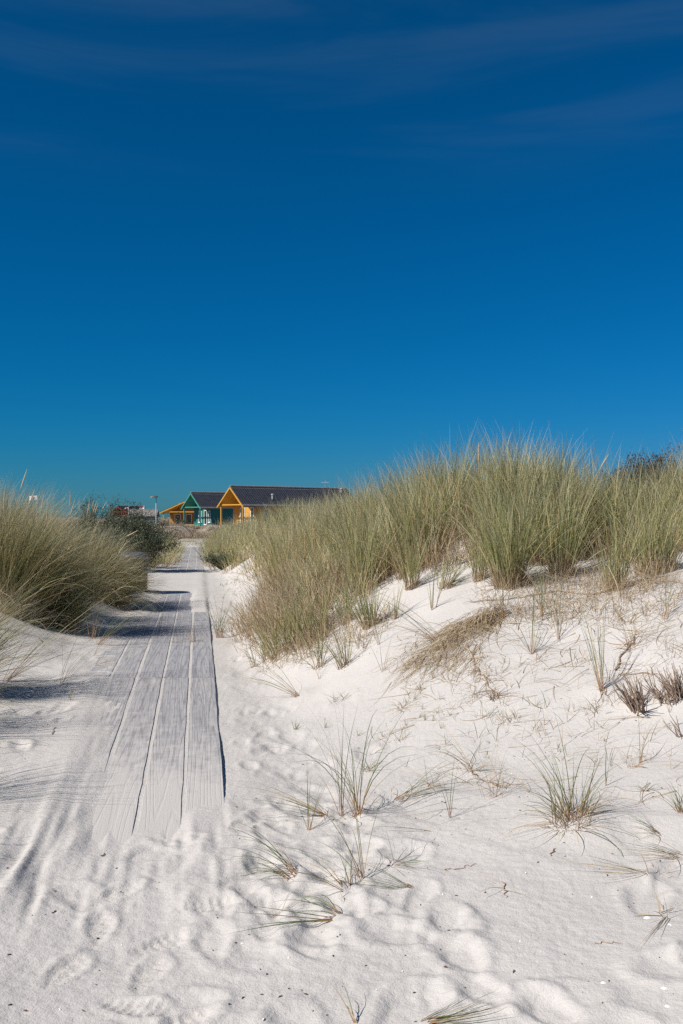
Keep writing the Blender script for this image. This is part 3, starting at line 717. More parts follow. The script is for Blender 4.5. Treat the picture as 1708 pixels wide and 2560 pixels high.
sprinkle('sprouts', 'scattered thin dry sprigs over the middle of the bare dune', [gpt(960, 1720), gpt(1690, 1960), gpt(1690, 1620), gpt(1240, 1640), gpt(1040, 1600)], 150, (.05, .22), .0036, .7, 'dry')
sprinkle('sprouts', 'scattered olive sprigs over the middle of the bare dune', [gpt(900, 1900), gpt(1300, 2000), gpt(1690, 1960), gpt(1690, 1640), gpt(1000, 1640)], 70, (.05, .20), .0036, .25, 'sprout')
# ------------------------------------------------------------------ single plants on the sand
def plant(px, py, n, hpx, label, az=90, spread=60, lean=(.15, .9), curve=(.3, 1.2), straw=.2, w=.0042, rad=.012, mat='sprout', split=True, name='grass_plant', cat='grass plant', group=None, dryfoot=0):
    """blades fanning from one foot. AZ/SPREAD: compass of the fan over the ground in degrees (0 right, 90 away, 180 left)"""
    c = hit(px, py); d = c.y; L0 = hpx * d / FPX
    if split: L0 *= 1.42; n = int(n * 1.4 + .5) if n > 6 else n; w *= .85; curve = (curve[0] * 1.3, curve[1] * 1.5)
    a = RNG.normal(R(az), R(spread), n); le = RNG.uniform(*lean, n); cu = RNG.uniform(*curve, n); L = L0 * RNG.uniform(.55, 1.08, n)
    r = rad * RNG.uniform(0, 1, n) ** .5; q = RNG.uniform(0, 6.28, n)
    P = np.stack([c.x + r * np.cos(q), c.y + r * np.sin(q), np.zeros(n)], -1); P[:, 2] = gz(P[:, 0], P[:, 1]) - .012
    V, F, U = blades(P, a, le, cu, L, w * RNG.uniform(.7, 1.25, n), 7, straw_u(n, straw))
    # keep the arching tips above the sand
    Vr = V.reshape(n, -1, 2, 3); t = np.linspace(0, 1, 8)[None, :, None]
    g = gz(Vr[..., 0].ravel(), Vr[..., 1].ravel()).reshape(Vr.shape[:3]) + 0.004
    Vr[..., 2] = np.where(t > .1, np.maximum(Vr[..., 2], g + RNG.uniform(0, .012, (n, 1, 1)) * t), Vr[..., 2])
    V = Vr.reshape(-1, 3) - np.array(c)
    if not split:
        o = mesh_obj(name, V, F, M[mat], None, U, loc=c); return tag(o, label, cat, group)
    t = empty(name, c); tag(t, label, cat, group)
    nv = Vr.shape[1] * 2; nf = len(F) // n
    for i in range(n): mesh_obj('blade', V[i * nv:(i + 1) * nv], F[:nf], M[mat], t, U[i * nv:(i + 1) * nv])
    if dryfoot:
        arr = tuft_arrays(c, dryfoot, rad * 3, (L0 * .10, L0 * .32), (0, 0), .9, .8, w * .9, .8, 0, 4)
        mesh_obj('dry_foot', arr[0] - np.array(c), arr[1], M['dry'], t, arr[2])['kind'] = 'stuff'
    return t

# foreground, around the middle of the picture
plant(749, 1741, 14, 175, 'plant with brown foot whose blades sweep left, below the grass bottom', 165, 18, (.7, 1.2), (.2, .7), .25)
plant(800, 1699, 5, 120, 'five thin stalks from one foot, right of the leftward sweeping plant', 110, 50, (.1, .6), (0, .3), .7)
plant(895, 2038, 15, 300, 'tallest foreground plant, arching blades near the picture centre', 70, 75, (.10, .55), (.5, 1.5), .1, .0050, .02, dryfoot=12)
plant(857, 2040, 9, 240, 'pale footed stalks just left of the tallest foreground plant', 105, 50, (.05, .5), (.3, 1.1), .45, .0048, .015)
plant(828, 2040, 16, 200, 'low plant sweeping left beside the tallest foreground plant', 172, 14, (.85, 1.35), (.1, .5), .3, .0045, .03, dryfoot=10)
plant(773, 2076, 8, 130, 'small plant with crossing upright blades left of the foreground centre', 60, 60, (.1, .8), (.1, .6), .3)
plant(990, 2000, 9, 210, 'dark green blades lying rightward on the shadowed sand, right of the tallest plant', 20, 20, (.7, 1.3), (.3, .7), .1, .0048, .04)
plant(922, 1925, 16, 55, 'curly short dark green plant behind the tallest foreground plant', 60, 120, (.2, 1.2), (.3, 1.0), .1, .0042, .04)
plant(1100, 2076, 3, 240, 'two long blades lying leftward on bare sand, right of centre', 172, 4, (1.25, 1.45), (.12, .3), .3, .0055, .006)
plant(741, 2187, 15, 185, 'low green fan arching left beside the end of the planks', 165, 20, (.6, 1.25), (.5, 1.2), .1, .0050, .03)
plant(871, 2224, 13, 190, 'spidery plant with orange dead foot, below the tallest plant', 150, 45, (.6, 1.3), (.2, .9), .2, .0046, .02, dryfoot=10)
plant(905, 2196, 7, 230, 'few long blades leaning up left, above the orange footed plant', 140, 25, (.4, 1.0), (.2, .9), .1, .0046, .015)
plant(982, 2160, 12, 110, 'spidery low plant spreading right on the sand', 5, 60, (.9, 1.4), (.1, .6), .4, .0038, .012)
plant(1048, 2228, 7, 150, 'blades lying left from a foot right of the orange footed plant', 165, 10, (1.1, 1.4), (.1, .3), .2, .0046, .012)
plant(856, 2284, 8, 150, 'small fan whose blades loop left and down, lowest but two', 160, 25, (.7, 1.2), (.5, 1.3), .15, .0046, .012)
plant(672, 2289, 5, 150, 'thin dry blades reaching right from a hollow in the sand', 50, 20, (.9, 1.3), (.1, .4), .6, .0038, .01)
plant(842, 2292, 6, 210, 'dark green blades lying flat to the lower left', 200, 7, (1.3, 1.48), (0, .12), .1, .0058, .012)
plant(894, 2557, 3, 110, 'single thin curved blade at the bottom edge of the picture', 130, 12, (.3, .7), (.3, .7), .3, .0045, .006)
plant(1050, 2556, 10, 180, 'bundle of broken green blades lying at the bottom edge', 15, 9, (1.25, 1.47), (0, .12), .2, .0062, .02)
plant(1128, 2044, 5, 150, 'upright pair of dark blades on bare sand, centre right', 105, 30, (.05, .4), (.1, .5), .25)
plant(1072, 1966, 9, 110, 'tangled dry and green blades on the centre right sand', 30, 90, (.6, 1.3), (.2, .9), .55, .0038, .03)
plant(1176, 1924, 12, 140, 'bent over clump with broken brown stems, left of the bushy tuft', 215, 60, (.6, 1.4), (.3, 1.0), .55, .0040, .03, dryfoot=14)
plant(1240, 1990, 14, 150, 'sparse pale stalks left of the bushy tuft', 110, 70, (.2, 1.1), (.1, .7), .8, .0030, .08)
# right side
tuf = hit(1428, 2050)
t = empty('grass_tussock', tuf); tag(t, 'bushy tuft with long arching blades on the lower right sand', 'grass tussock')
arr = tuft_arrays(tuf, 130, .09, (.12, .42), (.02, .1), .75, .9, .0036, .45, .5); mesh_obj('leaf_blades', arr[0] - np.array(tuf), arr[1], M['sprout'], t, arr[2])['kind'] = 'stuff'
n = 17; a = RNG.normal(R(125), R(32), n)
arr = blades(np.stack([np.full(n, tuf.x) + RNG.normal(0, .02, n), np.full(n, tuf.y) + RNG.normal(0, .02, n), np.full(n, tuf.z - .01)], -1), a, RNG.uniform(.2, .9, n), RNG.uniform(.5, 1.3, n), RNG.uniform(.30, .72, n), np.full(n, .0046), 8, straw_u(n, .15))
nv, nf = 18, 8
for i in range(n): mesh_obj('blade', arr[0][i * nv:(i + 1) * nv] - np.array(tuf), arr[1][:nf], M['sprout'], t, arr[2][i * nv:(i + 1) * nv])
plant(1507, 1730, 16, 270, 'tall plant on an exposed root foot, right half of the bare dune', 112, 30, (.05, .55), (.1, .7), .2, .0048, .02, dryfoot=6)
plant(1330, 1635, 13, 160, 'plant with blades spread left and right on the bare dune', 95, 70, (.1, 1.1), (.1, .5), .3, .0044, .015)
plant(1396, 1600, 8, 180, 'slim upright plant right of the spreading one', 95, 40, (.05, .35), (.1, .6), .3, .0044, .012)
plant(1355, 1541, 8, 140, 'slim dark upright plant highest on the bare dune', 95, 40, (.02, .2), (.05, .3), .1, .0050, .012)
plant(1259, 1550, 9, 170, 'bent stalks at the upper end of the dry grass mat', 100, 45, (.1, .7), (.1, .5), .45, .0044, .02)
plant(1600, 1908, 5, 125, 'small four bladed plant alone on smooth sand, right side', 70, 30, (.1, .5), (.3, 1.4), .15, .0046, .008)
plant(1513, 1964, 4, 90, 'two thin blades right behind the bushy tuft', 90, 20, (.03, .25), (.05, .2), .2, .0038, .008)
plant(1612, 1978, 9, 55, 'tiny fountain of arching blades beside the right picture edge', 90, 90, (.3, .9), (.7, 1.4), .3, .0032, .008)
plant(1703, 2030, 18, 75, 'small reddish green tuft cut by the right picture edge', 120, 60, (.1, .7), (.2, .8), .4, .0042, .02)
plant(1650, 2085, 9, 110, 'dark blades bent over the sand left of the reddish tuft', 165, 40, (.8, 1.35), (.1, .6), .2, .0042, .02)
plant(1712, 2142, 12, 150, 'dry blades reaching left from the right picture edge', 172, 18, (1.0, 1.4), (.1, .4), .65, .0040, .03)
plant(1640, 2186, 7, 190, 'green and brown blades lying left, with a broken foot', 172, 14, (1.2, 1.45), (.05, .3), .35, .0050, .015, dryfoot=8)
plant(1672, 2286, 5, 200, 'three blades hanging down left from a dry foot at the right edge', 228, 9, (1.2, 1.48), (0, .2), .25, .0052, .015, dryfoot=16)
plant(1662, 1548, 10, 150, 'thin stalks high on the dune beside the right picture edge', 95, 50, (.1, .6), (.1, .5), .5, .0040, .03)
plant(1582, 1622, 12, 140, 'straw coloured stalks over a tangle of dry roots', 85, 60, (.1, .9), (.1, .5), .8, .0042, .04)
plant(1625, 1600, 34, 100, 'wiry tangle of dry stalks on the upper right dune', 100, 110, (.3, 1.3), (.1, .7), .95, .0030, .16, 'dry', False)
plant(1680, 1640, 26, 110, 'wiry dry stalks at the right picture edge above the stumps', 120, 100, (.3, 1.3), (.1, .7), .95, .0032, .14, 'dry', False)
plant(1560, 1560, 26, 90, 'loose dry stalks in a row below the saddle of the dune', 150, 90, (.5, 1.35), (.1, .5), .9, .0030, .2, 'dry', False)
plant(959, 1678, 6, 95, 'three brown stems in a V on bare sand', 90, 80, (.3, .8), (-.1, .3), .9, .0050, .02, 'dry')
plant(948, 1611, 6, 110, 'stem with a bent blade left of the dry grass mat', 70, 60, (.03, .4), (.1, .8), .3)
plant(1081, 1699, 5, 65, 'short brown stem under the lower end of the dry mat', 90, 30, (.05, .4), (0, .3), .5)
plant(1000, 1775, 16, 60, 'curled brown clump with one long blade on bare sand', 120, 110, (.4, 1.3), (.5, 1.5), .75, .0042, .03)
plant(1240, 1748, 30, 75, 'dry brown clump at the end of the root runner', 120, 100, (.3, 1.3), (.1, .6), .9, .0046, .05, 'stump', False, 'dead_grass_clump', 'dead clump')
plant(1272, 1800, 16, 42, 'small half green clump below the dry brown clump', 60, 120, (.3, 1.2), (.1, .7), .5, .0042, .06)
plant(846, 1752, 18, 50, 'low wiry sprouts in a row near the leftward sweeping plant', 60, 90, (.3, 1.2), (.1, .6), .35, .0038, .07, 'sprout', False)
plant(738, 1824, 14, 36, 'tiny dense green tuft alone on the sand', 90, 100, (.1, .8), (.1, .6), .15, .0036, .02, 'sprout', False)
plant(1000, 1850, 12, 55, 'bent twiggy sprout with pink dry stem, above the tallest plant', 60, 80, (.2, 1.1), (.1, .7), .5, .0036, .04, 'sprout', False)
plant(893, 1840, 7, 40, 'small yellow sprout above the tallest foreground plant', 90, 60, (.2, .8), (.1, .4), .6, .0034, .02, 'sprout', False)
for (px, py) in [(813, 1820), (1022, 1735), (1058, 1775), (1048, 1795), (1063, 1802), (1082, 1805), (1092, 1784), (1125, 1790), (1016, 1815), (1104, 1822), (958, 1842), (975, 1838), (1018, 1760), (1036, 1750)]:
    plant(px, py, 5, 30, 'tiny two bladed sprout on the bare sand below the dry mat', 80, 70, (.1, .6), (.1, .4), .35, .0032, .006, 'sprout', False, 'grass_sprout', 'sprout', 'tiny sprouts below the dry mat')
# left side
plant(232, 1597, 16, 190, 'green blades standing at the shadow edge left of the planks', 75, 50, (.03, .45), (.1, .8), .15, .0046, .05)
plant(244, 1612, 15, 165, 'blades leaning right toward the planks from the shadow edge', 30, 22, (.5, 1.0), (.1, .6), .15, .0046, .03)
plant(235, 1639, 6, 75, 'short sprout below the blades leaning toward the planks', 40, 22, (.4, .8), (.1, .4), .15)
plant(155, 1712, 10, 160, 'small plant at the edge of the dark shadow, left foreground', 55, 45, (.1, .8), (.2, 1.1), .1, .0044, .02)
plant(12, 1704, 22, 330, 'long blades sweeping right from the left picture edge', 22, 20, (.5, 1.15), (.2, .6), .15, .0046, .03)
plant(-30, 1570, 20, 300, 'blades fanning right from beyond the left picture edge', 30, 25, (.4, 1.1), (.2, .7), .2, .0046, .03)
plant(190, 1590, 6, 130, 'three thin blades on the crest of the left sand mound', 80, 50, (.05, .4), (.1, .8), .3, .0040, .03)
plant(246, 1505, 14, 170, 'drooping blades in the gully between the left tussocks', 60, 60, (.1, .8), (.3, 1.1), .35, .0046, .04, 'grassL')
plant(178, 1750, 9, 45, 'tiny green tuft inside the dark shadow on the left sand', 80, 80, (.1, .6), (.1, .5), .15, .0036, .015, 'sprout', False)
plant(235, 1662, 8, 70, 'flattened straw coloured blades on a sand bump left of the planks', 15, 40, (.9, 1.4), (.1, .5), .85, .0042, .02, 'dry')
plant(550, 1594, 34, 95, 'bright green tuft on the sand at the right edge of the planks', 95, 70, (.05, .6), (.1, .7), .15, .0046, .05)
plant(580, 1590, 22, 90, 'flattened orange dry blades right of the bright green tuft', 5, 40, (1.2, 1.45), (0, .15), .95, .0046, .05, 'dry', False)
plant(434, 1608, 12, 40, 'straw wisp caught in a joint between the middle planks', 80, 100, (.6, 1.35), (.1, .5), .8, .0040, .03, 'dry', False, 'straw_wisp', 'straw wisp')
plant(481, 1606, 26, 60, 'taller straw wisp growing in the joint beside the right plank', 85, 80, (.1, 1.2), (.1, .5), .75, .0040, .05, 'dry', False, 'straw_wisp', 'straw wisp')
plant(335, 1584, 10, 45, 'small green wisp at the end of the leftmost plank joint', 70, 70, (.2, .9), (.1, .5), .4, .0042, .02, 'sprout', False)

# dead stumps: bundles of thick broken stalks
def stump(px, py, label, n, h, az, sp, rad, name='dead_grass_stump'):
    c = hit(px, py); t = empty(name, c); tag(t, label, 'dead stump')
    for i in range(n):
        a = random.gauss(R(az), R(sp)); q = random.uniform(0, 6.28); r = rad * math.sqrt(random.random())
        b = Vector((r * math.cos(q), r * math.sin(q), 0)); le = random.uniform(.35, 1.1); L = h * random.uniform(.5, 1.1)
        e = b + Vector((math.cos(a) * math.sin(le), math.sin(a) * math.sin(le), math.cos(le))) * L
        b.z = float(gz(c.x + b.x, c.y + b.y)[0]) - c.z - .01; e.z = max(e.z, float(gz(c.x + e.x, c.y + e.y)[0]) - c.z + .006)
        k = b.lerp(e, .55) + Vector((random.gauss(0, .008), random.gauss(0, .008), random.gauss(0, .008)))
        w = random.uniform(.002, .0045); MB().tube([b, k, e], [w, w * .9, w * .5], 5).build('stalk', M['root'] if random.random() < .6 else M['bark'], t)
    return t
stump(1598, 1772, 'brown splintered stump of dead stalks pointing up left, right dune', 60, .24, 115, 35, .05)
stump(1602, 1780, 'dark broken stalks hanging down left below the splintered stump', 12, .22, 245, 18, .04)
stump(1676, 1752, 'brown dead stump just right of the splintered one', 50, .20, 100, 60, .07)
stump(1706, 1740, 'dark dead stump cut by the right picture edge', 44, .22, 120, 50, .06)
stump(1704, 1845, 'red brown broken stalk by the right picture edge below the stumps', 6, .16, 200, 20, .02)

# dry grass mat lying down the slope
c0, c1, c2 = hit(1262, 1530), hit(1165, 1580), hit(1080, 1665)
def ground_strands(name, label, cat, n, mat, w, gen, par=None):
    V, F, U, b = [], [], [], 0; S = 8
    for i in range(n):
        pts = gen(); pts = np.array(pts); k = len(pts)
        z = gz(pts[:, 0], pts[:, 1]) + pts[:, 2]
        q = np.c_[pts[:, :2], z]; d = np.gradient(q, axis=0); d /= np.linalg.norm(d, axis=1)[:, None] + 1e-9
        th0 = random.uniform(-1, 1); side = np.cross(d, [0, 0, 1]); side /= np.linalg.norm(side, axis=1)[:, None] + 1e-9
        wv = side * math.cos(th0) + np.array([0, 0, 1]) * math.sin(th0); t = np.linspace(0, 1, k)
        ww = (w * random.uniform(.6, 1.3) / 2 * (1 - t ** 2 * .9))[:, None]
        V += [np.stack([q - wv * ww, q + wv * ww], 1).reshape(-1, 3)]
        a = b + np.arange(k - 1) * 2; F.append(np.stack([a, a + 1, a + 3, a + 2], -1)); b += 2 * k
        u = random.random(); U.append(np.stack([np.full(2 * k, u), np.repeat(t, 2)], -1))
    V = np.concatenate(V); c = V.mean(0); c[2] = V[:, 2].min()
    o = mesh_obj(name, V - c, np.concatenate(F), M[mat], par, np.concatenate(U), loc=c)
    return tag(o, label, cat)
def mat_gen():
    s = random.random(); p = (c0.lerp(c1, s * 2) if s < .5 else c1.lerp(c2, s * 2 - 1))
    dr = Vector((c2.x - c0.x, c2.y - c0.y)).normalized(); an = random.gauss(0, .48); L = random.uniform(.10, .46)
    dv = Vector((dr.x * math.cos(an) - dr.y * math.sin(an), dr.x * math.sin(an) + dr.y * math.cos(an)))
    wid = .035 + .17 * s; off = random.gauss(0, 1) * wid; hh = max(0, .13 * math.sin(math.pi * min(1, .15 + s)) * (1 - abs(off) / (2.2 * wid))) * random.random()
    sx, sy = p.x - dr.y * off, p.y + dr.x * off; b = random.gauss(0, .5); out = []
    for k in range(7):
        t = k / 6; a2 = b * t
        out.append((sx + (dv.x * math.cos(a2) - dv.y * math.sin(a2)) * L * t, sy + (dv.x * math.sin(a2) + dv.y * math.cos(a2)) * L * t, .006 + hh * (1 - t * t) + .02 * random.random() * (1 - t)))
    return out
ground_strands('dry_grass_mat', 'matted heap of dry straw sliding down the middle of the bare dune', 'dry grass', 900, 'dry', .0038, mat_gen)
plant(1100, 1600, 16, 190, 'few green blades poking left out of the dry grass mat', 175, 25, (.8, 1.3), (.1, .5), .35, .0046, .05)
def fallen(poly):
    P = [hit(*p) for p in poly]; xs, ys = [p.x for p in P], [p.y for p in P]
    def gen():
        x, y = random.uniform(min(xs), max(xs)), random.uniform(min(ys), max(ys)); a = random.gauss(2.6, .9); b = random.gauss(0, 1.1); L = random.uniform(.08, .42); out = []; h = random.random() ** 3 * .03
        for k in range(7):
            t = k / 6; out.append((x, y, .004 + h * math.sin(math.pi * t))); a2 = a + b * t; x += math.cos(a2) * L / 6; y += math.sin(a2) * L / 6
        return out
    return gen
tag(ground_strands('fallen_blades', 'dry bent blades strewn over the upper dune face', None, 240, 'dry', .0042, fallen([(960, 1640), (1706, 1480), (1706, 1640), (1240, 1520)])), kind='stuff')
tag(ground_strands('fallen_blades', 'dry bent blades strewn over the lower right sand', None, 110, 'dry', .0036, fallen([(960, 2080), (1706, 1980), (1706, 1700), (1000, 1740)])), kind='stuff')
# root runners and broken twigs lying on the sand
def runner(label, pts, r, extra=0):
    P = [hit(*p) for p in pts]; out = []
    for i in range(len(P) - 1):
        for k in range(5):
            q = P[i].lerp(P[i + 1], k / 5); x, y = q.x + random.gauss(0, .007), q.y + random.gauss(0, .007)
            out.append(Vector((x, y, float(gz(x, y)[0]) + r * .6 + abs(random.gauss(0, r)))))
    out.append(P[-1]); c = out[0].copy(); t = empty('root_runner', c); tag(t, label, 'root')
    n = len(out); MB().tube([p - c for p in out], [r * (1 - .5 * i / n) for i in range(n)], 6).build('stem', M['root'], t)
    for i in range(extra):
        p = random.choice(out) - c; a = random.uniform(0, 6.28); L = random.uniform(.05, .2)
        e = p + Vector((math.cos(a) * L, math.sin(a) * L, 0)); e.z = float(gz(c.x + e.x, c.y + e.y)[0]) - c.z + random.uniform(.0, .05)
        MB().tube([p, p.lerp(e, .5) + Vector((0, 0, .012)), e], [r * .45, r * .35, r * .15], 5).build('twig', M['root'] if random.random() < .6 else M['seed'], t)
runner('brown root runner with twigs from the dry mat down to the dry clump', [(1178, 1640), (1195, 1680), (1225, 1715), (1245, 1748)], .006, 26)
runner('thick brown root bent across the upper right dune', [(1540, 1680), (1553, 1640), (1580, 1612), (1590, 1575)], .007, 16)
runner('pale straw stalk lying level above the dead stumps', [(1548, 1688), (1600, 1686), (1650, 1690)], .005, 6)
runner('root runner crossing the dune just under the grass edge', [(1180, 1508), (1270, 1500), (1330, 1492), (1400, 1478), (1470, 1488)], .005, 26)
runner('dry runner along the dune below the saddle', [(1480, 1490), (1560, 1470), (1640, 1455), (1706, 1460)], .006, 24)
runner('dry brown stem lying right of the bent over clump', [(1176, 1925), (1206, 1950), (1240, 1965), (1265, 1972)], .004, 12)
runner('thin root hanging left under the plant on exposed roots', [(1505, 1732), (1495, 1765), (1486, 1795)], .0022, 3)
runner('thin root hanging right under the plant on exposed roots', [(1512, 1732), (1522, 1752), (1536, 1770)], .0022, 2)
runner('reddish twig lying on smooth sand right of the bushy tuft', [(1580, 1918), (1622, 1921)], .0028, 0)
runner('small wavy twig lying on the lower right sand', [(1255, 2205), (1262, 2225), (1264, 2245)], .0025, 3)
runner('long thin twig lying on the lower left of the bushy tuft sand', [(1115, 2170), (1140, 2176), (1170, 2164), (1192, 2160)], .002, 0)
runner('twig lying beside the foreground prints near the right bottom', [(1480, 2358), (1552, 2358)], .0022, 0)
runner('dead dark stem pointing up beside the lower bare sand', [(1376, 2140), (1390, 2122)], .003, 0)
runner('short dark twig on the sand left of the planks', [(256, 2142), (264, 2132)], .0028, 0)
runner('small dark twig on the left sand between the shadows', [(130, 1838), (142, 1818)], .0032, 0)
runner('brown twig on the crest of the left sand mound', [(97, 1597), (106, 1607)], .006, 0)
runner('thin twig across the joint of the planks', [(388, 1697), (432, 1694)], .0035, 0)
# crumbs of shell and bark strewn on the sand
mbs, mbk = MB(), MB()
for i in range(420):
    d = 2.7 + 6.5 * random.random() ** 1.4; x = random.uniform(-.36, .36) * d
    if -1.25 < x - xright(d) < 0.02 and d > 4.6: continue
    r = random.uniform(.0012, .0034); z = float(gz(x, d)[0]); m = mbk if random.random() < .86 else mbs
    a = random.uniform(0, 3.14); l = r * random.uniform(1, 3.2)
    m.tube([(x - l * math.cos(a), d - l * math.sin(a), z + r * .4), (x, d, z + r * .9), (x + l * math.cos(a), d + l * math.sin(a), z + r * .4)], [r * .4, r, r * .4], 5)
tag(mbk.build('debris', M['speck']), 'dark crumbs of bark and leaf strewn on the sand', 'debris', kind='stuff')
tag(mbs.build('debris', M['shell']), 'white crumbs of shell strewn on the sand', 'debris', kind='stuff')
def shell(px, py, r, label):
    c = hit(px, py); m = MB(); vs = [(0, 0, r * .42)]; n = 11
    for ring, (q, z) in enumerate(((.5, .36), (1, 0.02))):
        for k in range(n):
            t = 2 * math.pi * k / n; w = 1 + .08 * (-1) ** k
            vs.append((r * q * w * math.cos(t), r * q * w * .8 * math.sin(t), r * z))
    fs = [(0, 1 + k, 1 + (k + 1) % n) for k in range(n)] + [(1 + k, 1 + n + k, 1 + n + (k + 1) % n, 1 + (k + 1) % n) for k in range(n)]
    o = MB().add(vs, fs).build('seashell', M['shell']); o.location = c; tag(o, label, 'shell')
shell(1618, 2294, .016, 'white shell left of the hanging blades at the right edge')
shell(1660, 2470, .012, 'white shell on the sand near the lower right corner')
shell(1668, 2515, .010, 'smaller white shell below the one in the lower right corner')
shell(1508, 2456, .010, 'flat white shell on a sand ripple at the lower right')

# ------------------------------------------------------------------ bushes
def bush(c, rx, ry, h, nst, nleaf, ll, lw, mat, label, name='bush'):
    t = empty(name, c); tag(t, label, 'bush'); tips = []
    for i in range(nst):
        a = random.uniform(0, 6.28); q = math.sqrt(random.random()); e = Vector((math.cos(a) * rx * q, math.sin(a) * ry * q, h * random.uniform(.6, 1.02) * (1 - .45 * q * q)))
        b = Vector((math.cos(a) * rx * .22 * q, math.sin(a) * ry * .22 * q, -.05)); m = b.lerp(e, .5) + Vector((random.gauss(0, .06), random.gauss(0, .06), .1 * h))
        MB().tube([b, m, e], [.016, .011, .003], 6).build('stem', M['bark'], t)
        for k in range(7):
            s = .25 + .75 * k / 6; p = (b.lerp(m, s * 2) if s < .5 else m.lerp(e, s * 2 - 1))
            for z in range(3): tips.append(p + Vector((random.gauss(0, rx * .12), random.gauss(0, ry * .12), random.gauss(.03, h * .07))))
    T = np.array([tuple(p) for p in tips]); T = T[RNG.integers(0, len(T), nleaf)] + RNG.normal(0, 1, (nleaf, 3)) * np.array([rx, ry, h]) * .045
    T[:, 2] = np.maximum(T[:, 2], .02)
    v, f, u = blades(T, RNG.uniform(0, 6.28, nleaf), RNG.uniform(.1, 1.6, nleaf), RNG.uniform(-.2, .5, nleaf), ll * RNG.uniform(.6, 1.3, nleaf), lw * RNG.uniform(.7, 1.3, nleaf), 3)
    o = mesh_obj('foliage', v, f, M[mat], t, u); o['kind'] = 'stuff'
    return t
def at(x, y): return (x, y, float(gz(x, y)[0]))
bush(at(-5.25, 25.2), 1.12, .9, 1.55, 60, 42000, .055, .015, 'buck', 'big grey green bush beside the path behind the black bin')
bush(at(-6.5, 26.5), 1.0, .9, 1.65, 40, 16000, .065, .013, 'buck', 'grey green bush left of the big one, behind the left tussocks')
bush(at(-2.95, 25.4), .62, .5, .42, 26, 5000, .05, .012, 'buck', 'low grey green bush at the foot of the grass right of the path')
bush(at(5.25, 17.0), .85, .5, 1.32, 70, 30000, .05, .018, 'plum', 'dark plum coloured bush on the skyline behind the right dune')
bush(at(4.75, 16.6), .5, .4, 1.05, 46, 18000, .05, .018, 'plum', 'lower dark bush on the skyline left of the plum coloured one')
bush(at(-19.9, 124), .85, .7, .75, 20, 1500, .12, .04, 'buck', 'round low bush in front of the green hut')

